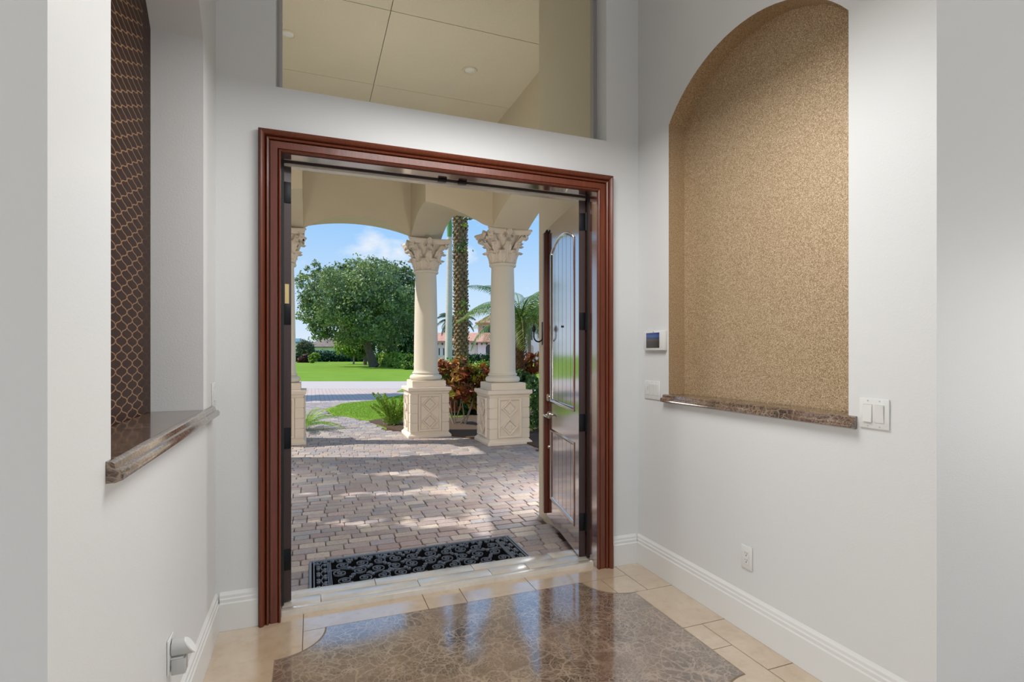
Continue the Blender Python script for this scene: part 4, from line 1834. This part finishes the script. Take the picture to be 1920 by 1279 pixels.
tm.build('trunk', M['bark'], tr, smooth=50)
blobs = [B(600, 560, D, 40), B(584, 528, D, 30, 1, 22), B(640, 545, D, 48), B(700, 545, D, 52), B(742, 540, D, 42), B(672, 512, D, 30), B(712, 504, D, 26), B(745, 510, D, 24),
         B(622, 600, D, 36), B(680, 592, D - 1, 46), B(738, 598, D, 44), B(766, 560, D, 30), B(588, 590, D, 28), B(600, 618, D, 22), B(662, 620, D - 2, 30), B(630, 515, D, 24),
         B(590, 505, D, 16), B(654, 502, D, 14), B(768, 520, D, 18), B(580, 560, D - 2, 20), B(735, 640, D + 3, 24), B(655, 560, D - 3, 36), B(715, 565, D - 3, 36)]
blobs += [B(u_, v_, D + dz_, r_ * D / (D + dz_)) for (u_, v_, r_) in ((640, 545, 40), (700, 540, 44), (672, 575, 40), (735, 560, 36), (620, 585, 28), (700, 600, 34)) for dz_ in (-5.5, 5.5)]
leaf_cloud('crown', blobs, 60000, 0.27, [(0.16, 0.23, 0.11), (0.20, 0.28, 0.12), (0.13, 0.20, 0.12), (0.26, 0.34, 0.13)], tr, 0.15, 24, 0.6, 0.35, 0.40)

# ---- a tree on the verge to the side, whose shade falls across the driveway
flat('lawn_side_verge', [(-12, 17.6), (-4.2, 18.0), (-3.8, 20.6), (-5.2, 22.0), (-12, 23.5)], ZG + 0.012, M['lawn'], 0.08)
vt = empty('verge_tree', (0, 0, 0), 0, 'spreading tree on the grass verge beside the driveway, out of sight of the doorway', 'tree')
q_ = MB()
q_.tube([(-5.3, 20.3, ZG), (-5.2, 20.35, 3.0), (-5.3, 20.5, 6.6)], [0.2, 0.15, 0.08], 10)
q_.build('trunk', M['bark'], vt, smooth=50)
leaf_cloud('crown', [((-6.3, 20.6, 7.3), (1.3, 1.0, 0.9)), ((-5.0, 20.5, 7.6), (1.5, 1.1, 0.9)), ((-3.9, 20.2, 7.2), (1.2, 0.9, 0.8))], 9000, 0.26, GREEN, vt, 0.2, 15, 0.6, 0.3, 0.2)

# ---- trees behind and beside it
def small_tree(name, label, base_u, D, blobs, n, size, pal, tw=0.1, top_v=640, mat='bark', group=None):
    t = empty(name, (0, 0, 0), 0, label, 'tree', group)
    b = ground_at(base_u, D)
    q = MB()
    q.tube([b, at(base_u + 1, (CY + top_v) / 2 + 12, D), at(base_u - 1, top_v, D)], [tw * 1.3, tw, tw * 0.5], 8)
    q.build('trunk', M[mat], t, smooth=50)
    leaf_cloud('crown', blobs, n, size, pal, t, 0.2, 20)
    return t


small_tree('lawn_tree', 'small lime-green tree with a thin pale trunk beneath the shade tree', 663, 68, [B(662, 640, 68, 24), B(646, 650, 68, 18), B(650, 630, 68, 16), B(676, 650, 68, 16), B(668, 662, 68, 12)], 5000, 0.30, LIME + [(0.14, 0.22, 0.04)], 0.10, 645, 'stem')
small_tree('lawn_tree', 'small dark-trunked tree growing right behind the shade tree trunk', 684, 64, [B(684, 646, 64, 17), B(676, 652, 64, 11), B(694, 650, 64, 10)], 2600, 0.3, GREEN, 0.2, 650)
small_tree('evergreen_tree', 'dense dark evergreen tree behind the shade tree, next to the sunlit column', 745, 75, [B(740, 630, 75, 34), B(760, 610, 75, 36), B(770, 640, 75, 30), B(724, 645, 75, 24), B(750, 655, 75, 22), B(775, 590, 75, 24)], 9000, 0.42, DARK + [(0.07, 0.14, 0.05)], 0.25, 640)
small_tree('round_shrub_tree', 'small round grey-green tree with a thin leaning trunk at the far edge of the lawn', 564, 84, [B(572, 651, 84, 13), B(580, 656, 84, 9), B(564, 655, 84, 9)], 2200, 0.34, [(0.14, 0.17, 0.11), (0.10, 0.14, 0.08), (0.18, 0.19, 0.13)], 0.10, 655, 'stem')
# ---- shrubs at the far edge of the lawn


def shrub(name, label, blobs, n, size, pal, group=None, cat='shrub', spread=0.2, shell=0.7):
    o = leaf_cloud(name, blobs, n, size, pal, None, spread, 18, 0.6, 0.3, shell)
    return tag(o, label, cat, group)


shrub('red_shrub', 'low dark red shrub under the small round tree', [B(574, 672, 79, 9, 0.6, 7), B(566, 675, 79, 6)], 1400, 0.3, [(0.14, 0.03, 0.04), (0.09, 0.025, 0.035), (0.06, 0.05, 0.03)])
shrub('yellow_green_shrub', 'small yellow-green feathery shrub between the red shrub and the tall hedge', [B(590, 668, 75.5, 7, 1, 5), B(586, 675, 75.5, 6, 1, 5)], 900, 0.36, LIME)
shrub('clipped_shrub', 'clipped green shrub at the lawn edge against the left column', [B(556, 668, 80, 8, 0.6, 6), B(557, 673, 80, 8, 0.6, 5)], 1200, 0.3, DARK + GREEN)
hb_ = [(at(584 + k * 9.3, 669.5, 88), (0.9, 0.9, 0.85)) for k in range(13)]
hg_ = leaf_cloud('hedge', hb_, 9000, 0.30, [(0.025, 0.085, 0.055), (0.035, 0.10, 0.06), (0.02, 0.07, 0.05)], None, 0.3, 18, 0.6, 0.2, 0.6)
tag(hg_, 'tall dark blue-green hedge in front of the low white house', 'hedge')
for k, (u, v, r, D_, lab) in enumerate(((714, 675, 13, 62, 'clipped light green shrub closest to the shade tree trunk, in the row along the lawn'),
                                        (726, 676, 13, 58, 'clipped light green shrub, second from the shade tree trunk in the row along the lawn'),
                                        (740, 677, 14, 54, 'clipped light green shrub, third from the shade tree trunk in the row along the lawn'),
                                        (756, 678, 14, 50, 'loose yellow-green shrub, fourth from the shade tree trunk in the row along the lawn'),
                                        (772, 681, 13, 46, 'darker green shrub touching the sunlit column, last in the row along the lawn'))):
    shrub('clipped_shrub', lab, [B(u, v, D_, r), B(u - 3, v + 5, D_, r * 0.85), B(u + 3, v + 5, D_, r * 0.85)], 2400, 0.26, [(0.34, 0.48, 0.08), (0.26, 0.40, 0.07), (0.20, 0.34, 0.06)] if k < 4 else LIME + GREEN[:2], 'clipped shrubs along the lawn')

# ---- royal palm: smooth trunk beyond the porch
D = 34.0
rp = empty('royal_palm', (0, 0, 0), 0, 'tall royal palm with a smooth pale grey trunk and green crownshaft', 'palm tree')
tm = MB()
b = ground_at(841, D)
tp = at(843, 445, D)
tm.tube([b, b.lerp(tp, 0.3), b.lerp(tp, 0.6), tp], [0.24, 0.225, 0.20, 0.16], 14)
tm.build('trunk', M['royal'], rp, smooth=60)
tm = MB()
tm.tube([tp, tp + Vector((0, 0, 0.6)), tp + Vector((0, 0, 1.4)), tp + Vector((0, 0, 2.0))], [0.15, 0.18, 0.12, 0.05], 12)
tm.build('crownshaft', M['shaft_green'], rp, smooth=60)


def frond(name, base, az, el, length, droop, nl, ll, col, parent, mat='leaf', lw=0.03, hang=0.25, n=16):
    """a feather palm leaf: arching midrib with two rows of leaflets"""
    base = Vector(base)
    d = Vector((math.cos(az), math.sin(az), 0))
    sd = Vector((-d.y, d.x, 0))
    pts, dirs = [], []
    p = base.copy()
    e = el
    for k in range(n + 1):
        pts.append(p.copy())
        t = d * math.cos(e) + Vector((0, 0, math.sin(e)))
        dirs.append(t)
        p = p + t * (length / n)
        e -= droop / n
    mb = MB()
    mb.c = []
    r0 = 0.012 * length
    # midrib as a narrow three-sided rod
    for k in range(n):
        a, b_ = pts[k], pts[k + 1]
        ra, rb = r0 * (1 - k / n) + 0.002, r0 * (1 - (k + 1) / n) + 0.002
        mb.add([a + sd * ra, a - sd * ra, a + Vector((0, 0, ra)), b_ + sd * rb, b_ - sd * rb, b_ + Vector((0, 0, rb))], [(0, 1, 4, 3), (1, 2, 5, 4), (2, 0, 3, 5)])
        mb.c += [(col[0] * 1.3, col[1] * 1.15, col[2] * 1.1, 1)] * 6
    for i in range(nl):
        t = 0.12 + 0.88 * i / (nl - 1)
        f = t * n
        k = min(int(f), n - 1)
        a = pts[k].lerp(pts[k + 1], f - k)
        dr = dirs[k]
        L = ll * (math.sin(PI * min(0.15 + t * 0.85, 1)) ** 0.6 + 0.15) * random.uniform(0.9, 1.1)
        upv = sd.cross(dr)
        for s_ in (-1, 1):
            v = (dr * 0.65 + sd * s_ * 0.85 + upv * 0.28).normalized()
            m_ = a + v * L * 0.5
            tip = a + v * L * 0.92 + Vector((0, 0, -hang * L))
            wv = dr * lw * 0.5
            mb.add([a - wv * 0.5, a + wv * 0.5, m_ + wv, tip, m_ - wv], [(0, 1, 2, 4), (4, 2, 3)])
            q = random.uniform(0.75, 1.2)
            mb.c += [(col[0] * q, col[1] * q, col[2] * q, 1)] * 5
    return mb.build(name, M[mat], parent)


for k in range(9):
    frond('frond', tp + Vector((0, 0, 1.9)), k * 2 * PI / 9 + 0.3, 1.0, 3.4, 1.6, 34, 0.6, (0.07, 0.16, 0.035), rp, lw=0.06)

# ---- date palm: rough trunk with old leaf bases
D = 14.2
dp = empty('date_palm', (0, 0, 0), 0, 'tall date palm with a rough trunk of overlapping leaf bases behind the croton', 'palm tree')
b = ground_at(866, D)
tp = at(861, 405, D) + Vector((0, 0, 2.4))
tm = MB()
rad = 0.185
tm.tube([b, b.lerp(tp, 0.5), tp], [0.17, 0.165, 0.16], 14)
ax = (tp - b)
Hh = ax.length
nrow = int(Hh / 0.085)
for i in range(nrow):
    for j in range(9):
        a = 2 * PI * (j + (0.5 if i % 2 else 0)) / 9 + i * 0.07
        c = b + ax * ((i + random.uniform(-0.15, 0.15)) / nrow)
        dv = Vector((math.cos(a), math.sin(a), 0))
        sd = Vector((-dv.y, dv.x, 0))
        w = 0.062 * random.uniform(0.85, 1.15)
        o0 = 0.155
        o1 = 0.205 + random.uniform(-0.012, 0.018)
        z1 = 0.10
        tm.add([c + dv * o0 - sd * w, c + dv * o0 + sd * w, c + dv * (o1) + sd * w * 0.75 + Vector((0, 0, z1 * 0.75)), c + dv * (o1) - sd * w * 0.75 + Vector((0, 0, z1 * 0.75)),
                c + dv * (o1 - 0.05) + sd * w * 0.6 + Vector((0, 0, z1)), c + dv * (o1 - 0.05) - sd * w * 0.6 + Vector((0, 0, z1)),
                c + dv * (o1 + 0.004) + Vector((0, 0, z1 * 0.35))],
               [(0, 1, 6), (1, 2, 6), (2, 3, 6), (3, 0, 6), (3, 2, 4, 5)])
tm.build('trunk', M['boot'], dp)
for k in range(14):
    frond('frond', tp, k * 2 * PI / 14, 0.9 if k % 2 else 0.4, 3.0, 1.5, 40, 0.42, (0.10, 0.18, 0.06), dp, lw=0.035)
vn = leaf_cloud('climbing_vine', [(at(872, 412, D) + Vector((-0.05, -0.28, 0)), (0.10, 0.05, 0.18)), (at(866, 428, D) + Vector((-0.05, -0.28, 0)), (0.10, 0.04, 0.12)), (at(862, 470, D) + Vector((0, -0.25, 0)), (0.12, 0.04, 0.3)), (at(864, 580, D) + Vector((0, -0.25, 0)), (0.13, 0.04, 0.25))],
                110, 0.10, LIME + GREEN, None, 0.5, 8)
tag(vn, 'bright green vine leaves climbing the rough date palm trunk', 'vine')

# ---- pygmy palm behind the second column
D = 11.2
pp = empty('pygmy_palm', (0, 0, 0), 0, 'short palm with a shaggy brown trunk and arching feather fronds behind the shaded column', 'palm tree')
b = ground_at(972, D)
tp = at(975, 604, D)
tm = MB()
tm.tube([b, b.lerp(tp, 0.5) + Vector((-0.02, 0, 0)), tp], [0.12, 0.10, 0.13], 12)
ax = tp - b
nrow = int(ax.length / 0.055)
for i in range(nrow):
    for j in range(9):
        a = 2 * PI * (j + (i % 2) * 0.5) / 9 + i * 0.1
        c = b + ax * (i / nrow)
        dv = Vector((math.cos(a), math.sin(a), 0))
        sd = Vector((-dv.y, dv.x, 0))
        rr_ = 0.095 + (0.03 if i > nrow * 0.6 else 0)
        L = random.uniform(0.07, 0.12)
        tm.add([c + dv * rr_ - sd * 0.032, c + dv * rr_ + sd * 0.032, c + dv * (rr_ + 0.035) + Vector((0, 0, L * 0.6)) + sd * 0.01, c + dv * (rr_ + 0.035) + Vector((0, 0, L)) - sd * 0.006],
               [(0, 1, 2), (0, 2, 3)])
tm.build('trunk', M['boot_dark'], pp)
for k in range(26):
    az = k * 2.399 + 0.4
    el = 1.35 - 1.25 * (k / 25)
    frond('frond', tp + Vector((0, 0, 0.02)), az, el, random.uniform(1.25, 1.55), random.uniform(1.3, 1.9), 32, 0.30, [(0.11, 0.21, 0.035), (0.08, 0.17, 0.05), (0.16, 0.25, 0.04)][k % 3], pp, lw=0.021, hang=0.22)

# ---- distant palms
for i, (u, v, D, L, lab) in enumerate(((855, 603, 60, 2.6, 'distant dark palm whose crown shows either side of the rough palm trunk'), (992, 596, 22, 1.1, 'dark-fronded palm beyond the pygmy palm, beside the stucco wall'))):
    q = empty('palm_tree', (0, 0, 0), 0, lab, 'palm tree')
    b = ground_at(u, D)
    tp = at(u, v, D)
    mb = MB()
    mb.tube([b, tp], [0.18 if D > 30 else 0.1, 0.14 if D > 30 else 0.08], 8)
    mb.build('trunk', M['bark'], q, smooth=60)
    for k in range(22):
        frond('frond', tp, k * 2.399, 1.2 - 1.5 * k / 21, L, 1.7, 22, L * 0.28, (0.035, 0.085, 0.045), q, lw=0.10 if D > 30 else 0.03, hang=0.3, n=8)

# ---- crotons
def croton(label, base, stems, blobs, n, size):
    t = empty('croton', (0, 0, 0), 0, label, 'shrub', 'crotons')
    mb = MB()
    for s_ in stems:
        mb.tube(s_, [0.016, 0.012, 0.008][:len(s_)] if len(s_) == 3 else 0.012, 6)
    mb.build('stems', M['stem'], t, smooth=60)
    leaf_cloud('foliage', blobs, n, size, CROTON, t, 0.2, 10, 0.42, 0.5, 0.35)
    return t


D = 10.6
b1, b2 = ground_at(851, D), ground_at(872, D + 0.3)
stems = []
for (u0, u1, v1, u2, v2) in ((851, 846, 770, 842, 725), (852, 862, 765, 872, 715), (853, 852, 760, 855, 700), (872, 868, 765, 862, 720), (872, 885, 760, 898, 710), (860, 876, 780, 888, 745), (851, 838, 760, 830, 715)):
    stems.append([ground_at(u0, D), at(u1, v1, D), at(u2, v2, D)])
croton('red and orange croton bush with bare pale stems between the two columns', None, stems,
       [B(836, 700, D, 18), B(858, 705, D, 24), B(884, 705, D, 20), B(905, 705, D, 16), B(850, 735, D, 20), B(876, 735, D, 20), B(900, 735, D, 16), B(830, 685, D, 12), B(868, 685, D, 14), B(845, 760, D + 0.2, 14), B(890, 760, D + 0.2, 14), B(826, 725, D, 12)], 1900, 0.155)
D = 11.5
croton('smaller orange croton beyond the shaded column, beside the palm', None, [[ground_at(993, D), at(992, 720, D), at(990, 690, D)], [ground_at(996, D), at(1000, 715, D), at(1004, 680, D)]],
       [B(985, 685, D, 12), B(998, 678, D, 13), B(1006, 690, D, 12), B(990, 705, D, 13), B(1012, 672, D, 11)], 620, 0.15)
D = 9.7
shrub('green_shrub', 'glossy small-leaved green shrub growing beside the shaded pedestal', [B(1000, 730, D, 16), B(1000, 760, D, 15), B(1002, 790, D, 14), B(1015, 745, D, 20), B(1016, 790, D, 18), B(1002, 812, D, 10)], 2600, 0.055, [(0.07, 0.16, 0.05), (0.05, 0.12, 0.05), (0.12, 0.22, 0.07)])
D = 10.6
shrub('grassy_shrub', 'fine-leaved green plant at the foot of the shaggy palm trunk', [B(978, 712, D, 15), B(995, 718, D, 13), B(965, 716, D, 10)], 1300, 0.10, [(0.10, 0.20, 0.06), (0.06, 0.14, 0.05), (0.16, 0.26, 0.10)])
D = 26
shrub('low_hedge', 'low bright green clipped hedge across the lawn behind the croton', [(at(870 + 9 * k, 697, D), (0.35, 0.35, 0.48)) for k in range(9)] + [(at(825 + 9 * k, 696, D), (0.3, 0.3, 0.52)) for k in range(4)], 5000, 0.12, LIME + GREEN[:1], None, 'hedge', 0.3)
D = 70
shrub('dark_hedge', 'dark green hedge along the foot of the red-roofed house', [(at(870 + 9 * k, 674, D), (0.6, 0.6, 0.6)) for k in range(8)], 2600, 0.3, DARK, None, 'hedge', 0.3)
D = 12.4
bgm = [B(866, 752, D, 26), B(842, 758, D, 24), B(892, 752, D, 26), B(908, 745, D, 18), B(828, 745, D, 18)]
shrub('green_shrub', 'dark green shrub filling in behind the bare croton stems', bgm, 2800, 0.12, DARK + GREEN[:2])

# ---- foxtail ferns by the walk


def plume_fern(label, base, n, hmin, hmax, spread, pal, name='foxtail_fern'):
    t = empty(name, (0, 0, 0), 0, label, 'fern')
    for k in range(n):
        a = random.uniform(0, 2 * PI)
        r0 = random.uniform(0, 0.14)
        p0 = Vector(base) + Vector((math.cos(a) * r0, math.sin(a) * r0, 0))
        H = random.uniform(hmin, hmax)
        lean = random.uniform(0.1, spread)
        P, N, S, C = [], [], [], []
        tone = np.asarray(pal[random.randrange(len(pal))])
        for i in range(150):
            t_ = random.random() ** 0.8
            c = p0 + Vector((math.cos(a) * lean * H * t_ ** 1.5, math.sin(a) * lean * H * t_ ** 1.5, H * t_ * (1 - 0.25 * lean * t_)))
            b = random.uniform(0, 2 * PI)
            rr = 0.042 * (1 - t_ * 0.75) + 0.006
            off = Vector((math.cos(b), math.sin(b), random.uniform(0, 1.0)))
            P.append(c + off * rr)
            N.append((off.x, off.y, 0.4))
            S.append(0.05)
            C.append(tone * random.uniform(0.75, 1.25))
        leaves_mesh('plume', P, N, S, np.clip(C, 0, 1), M['leaf'], t, 0.3)
    return t


FERN = [(0.26, 0.42, 0.05), (0.34, 0.50, 0.07), (0.20, 0.36, 0.045)]
plume_fern('bright green foxtail fern in the mulch at the corner of the sunlit pedestal', Vector((1.52, 10.65, ZG + 0.02)), 34, 0.42, 0.72, 0.85, FERN)
# arching cycad-like fern behind the far pedestal
cy = empty('arching_fern', (0, 0, 0), 0, 'arching green fern leaves showing past the pedestal behind the edge-on door leaf', 'fern')
b = Vector((-0.12, 10.7, ZG + 0.03))
for k in range(16):
    frond('frond', b, k * 2.399, random.uniform(0.5, 1.25), random.uniform(0.6, 0.85), 1.3, 24, 0.13, FERN[k % 3], cy, lw=0.018, hang=0.1, n=10)

# ================================================================== HOUSES ACROSS THE STREET


def house_frame(name, label, u0, D):
    r = empty(name, at(u0, CY, D) * 1.0, -YAW, label, 'house')
    r.location.z = 0
    k = D * PX
    X_ = lambda u: (u - u0) * k
    Z_ = lambda v: CAMH - (v - CY) * k
    return r, X_, Z_


def hip(mb, x0, x1, y0, y1, z0, z1, rx0, rx1, o=0.4):
    ym = (y0 + y1) / 2
    mb.add([(x0 - o, y0 - o, z0), (x1 + o, y0 - o, z0), (x1 + o, y1 + o, z0), (x0 - o, y1 + o, z0), (rx0, ym, z1), (rx1, ym, z1),
            (x0 - o, y0 - o, z0 - 0.18), (x1 + o, y0 - o, z0 - 0.18), (x1 + o, y1 + o, z0 - 0.18), (x0 - o, y1 + o, z0 - 0.18)],
           [(0, 1, 5, 4), (1, 2, 5), (2, 3, 4, 5), (3, 0, 4), (0, 6, 7, 1), (1, 7, 8, 2), (2, 8, 9, 3), (3, 9, 6, 0), (9, 8, 7, 6)])


def window_at(r, X_, Z_, u0, v0, u1, v1, y, mull=1):
    mb = MB()
    mb.box(X_(u0), y - 0.06, Z_(v1), X_(u1), y - 0.01, Z_(v0))
    w = mb.build('window', M['trim_white'], r)
    x0, x1, z0, z1 = X_(u0) + 0.07, X_(u1) - 0.07, Z_(v1) + 0.07, Z_(v0) - 0.07
    g_ = MB()
    n = mull + 1
    for i in range(n):
        xa = x0 + (x1 - x0) * i / n
        xb = x0 + (x1 - x0) * (i + 1) / n - (0.08 if i < n - 1 else 0)
        g_.box(xa, y - 0.08, z0, xb, y - 0.05, z1)
    g_.build('glass', M['dark_glass'], w)


flat('villa_bounce_slab', [tuple(at(u_, CY, d_).xy) for u_, d_ in ((790, 71.5), (1060, 71.5), (1060, 84.5), (790, 84.5))], ZG + 0.03, M['road'], 0.06)  # pale slab added out of view to cut green lawn bounce on the villa
r, X_, Z_ = house_frame('villa', 'two-storey salmon villa with red tiled hip roofs across the lawn', 930, 85)
mb = MB()
mb.box(X_(892), 6, -0.2, X_(1075), 16, Z_(602))
mb.build('upper_walls', M['house_pink'], r)
mb = MB()
hip(mb, X_(892), X_(1075), 6, 16, Z_(601), Z_(568), X_(945), X_(1030), 0.5)
mb.build('upper_roof', M['roof_red'], r)
mb = MB()
mb.box(X_(790), 1.2, -0.2, X_(900), 7, Z_(641))
mb.box(X_(896), 0, -0.2, X_(960), 7, Z_(641))
mb.build('ground_floor_walls', M['house_cream'], r)
mb = MB()
hip(mb, X_(770), X_(899), 1.0, 9, Z_(639), Z_(622), X_(800), X_(925), 0.6)
hip(mb, X_(896), X_(966), -0.2, 8, Z_(641), Z_(622), X_(922), X_(940), 0.6)
mb.build('lower_roof', M['roof_red'], r)
mb = MB()
for k in range(18):
    x = X_(800) + k * (X_(960) - X_(800)) / 17
    mb.box(x - 0.12, -0.6 if x > X_(893) else 0.7, Z_(646.5), x + 0.12, 1.0, Z_(643))
mb.build('eave_brackets', M['eave'], r)
window_at(r, X_, Z_, 900, 607.5, 923, 621.5, 6, 1)
for a_ in ((820, 652, 823.5, 667), (828.5, 652, 832, 667), (846, 655, 853, 668)):
    window_at(r, X_, Z_, *a_, 1.2, 0)
mb = MB()
n_ = 10
pts = [(X_(911), -0.2), (X_(923), -0.2)] + [(X_(917) + (X_(923) - X_(917)) * math.cos(PI * k / n_), Z_(652) + 0.5 * math.sin(PI * k / n_)) for k in range(n_ + 1)]
mb.prism(pts, -0.03, 0.02, 0, lambda x, z, y: (x, y, z))
mb.build('entry_arch', M['dark_glass'], r)
mb = MB()
mb.box(X_(980), 1.5, -0.2, X_(1040), 5.9, Z_(605))
mb.build('tower_walls', M['house_cream'], r)
mb = MB()
hip(mb, X_(982), X_(1040), 1.5, 9, Z_(604), Z_(594), X_(1000), X_(1020), 0.5)
mb.build('tower_roof', M['roof_red'], r)
window_at(r, X_, Z_, 989, 613, 1000, 638, 1.5, 0)
mb = MB()
pts = [(X_(992), -0.2), (X_(1001), -0.2)] + [(X_(996.5) + (X_(1001) - X_(996.5)) * math.cos(PI * k / n_), Z_(652) + 0.5 * math.sin(PI * k / n_)) for k in range(n_ + 1)]
mb.prism(pts, 1.42, 1.52, 0, lambda x, z, y: (x, y, z))
mb.build('side_arch', M['house_pink'], r)

r, X_, Z_ = house_frame('bungalow', 'low white house with a grey-brown roof behind the tall hedge', 600, 104)
mb = MB()
mb.box(X_(586), 0, -0.2, X_(660), 9, Z_(650))
mb.build('walls', M['house_white'], r)
mb = MB()
hip(mb, X_(577), X_(662), -0.6, 10, Z_(650), Z_(631), X_(592), X_(625), 0.3)
mb.build('roof', M['roof_grey'], r)
mb = MB()
mb.box(X_(586), -0.08, Z_(653), X_(640), 0, Z_(650))
mb.build('fascia', M['trim_white'], r)
r, X_, Z_ = house_frame('garden_pavilion', 'blue-grey roofed pavilion at the very edge of the lawn beside the left column', 553, 108)
mb = MB()
mb.box(X_(535), 0, -0.2, X_(560), 5, Z_(642))
mb.build('walls', M['house_white'], r)
mb = MB()
hip(mb, X_(535), X_(562), 0, 5, Z_(641), Z_(634), X_(545), X_(552), 0.3)
mb.build('roof', plain('blue_roof', (0.10, 0.22, 0.30), 0.6), r)

bpy.context.view_layer.update()
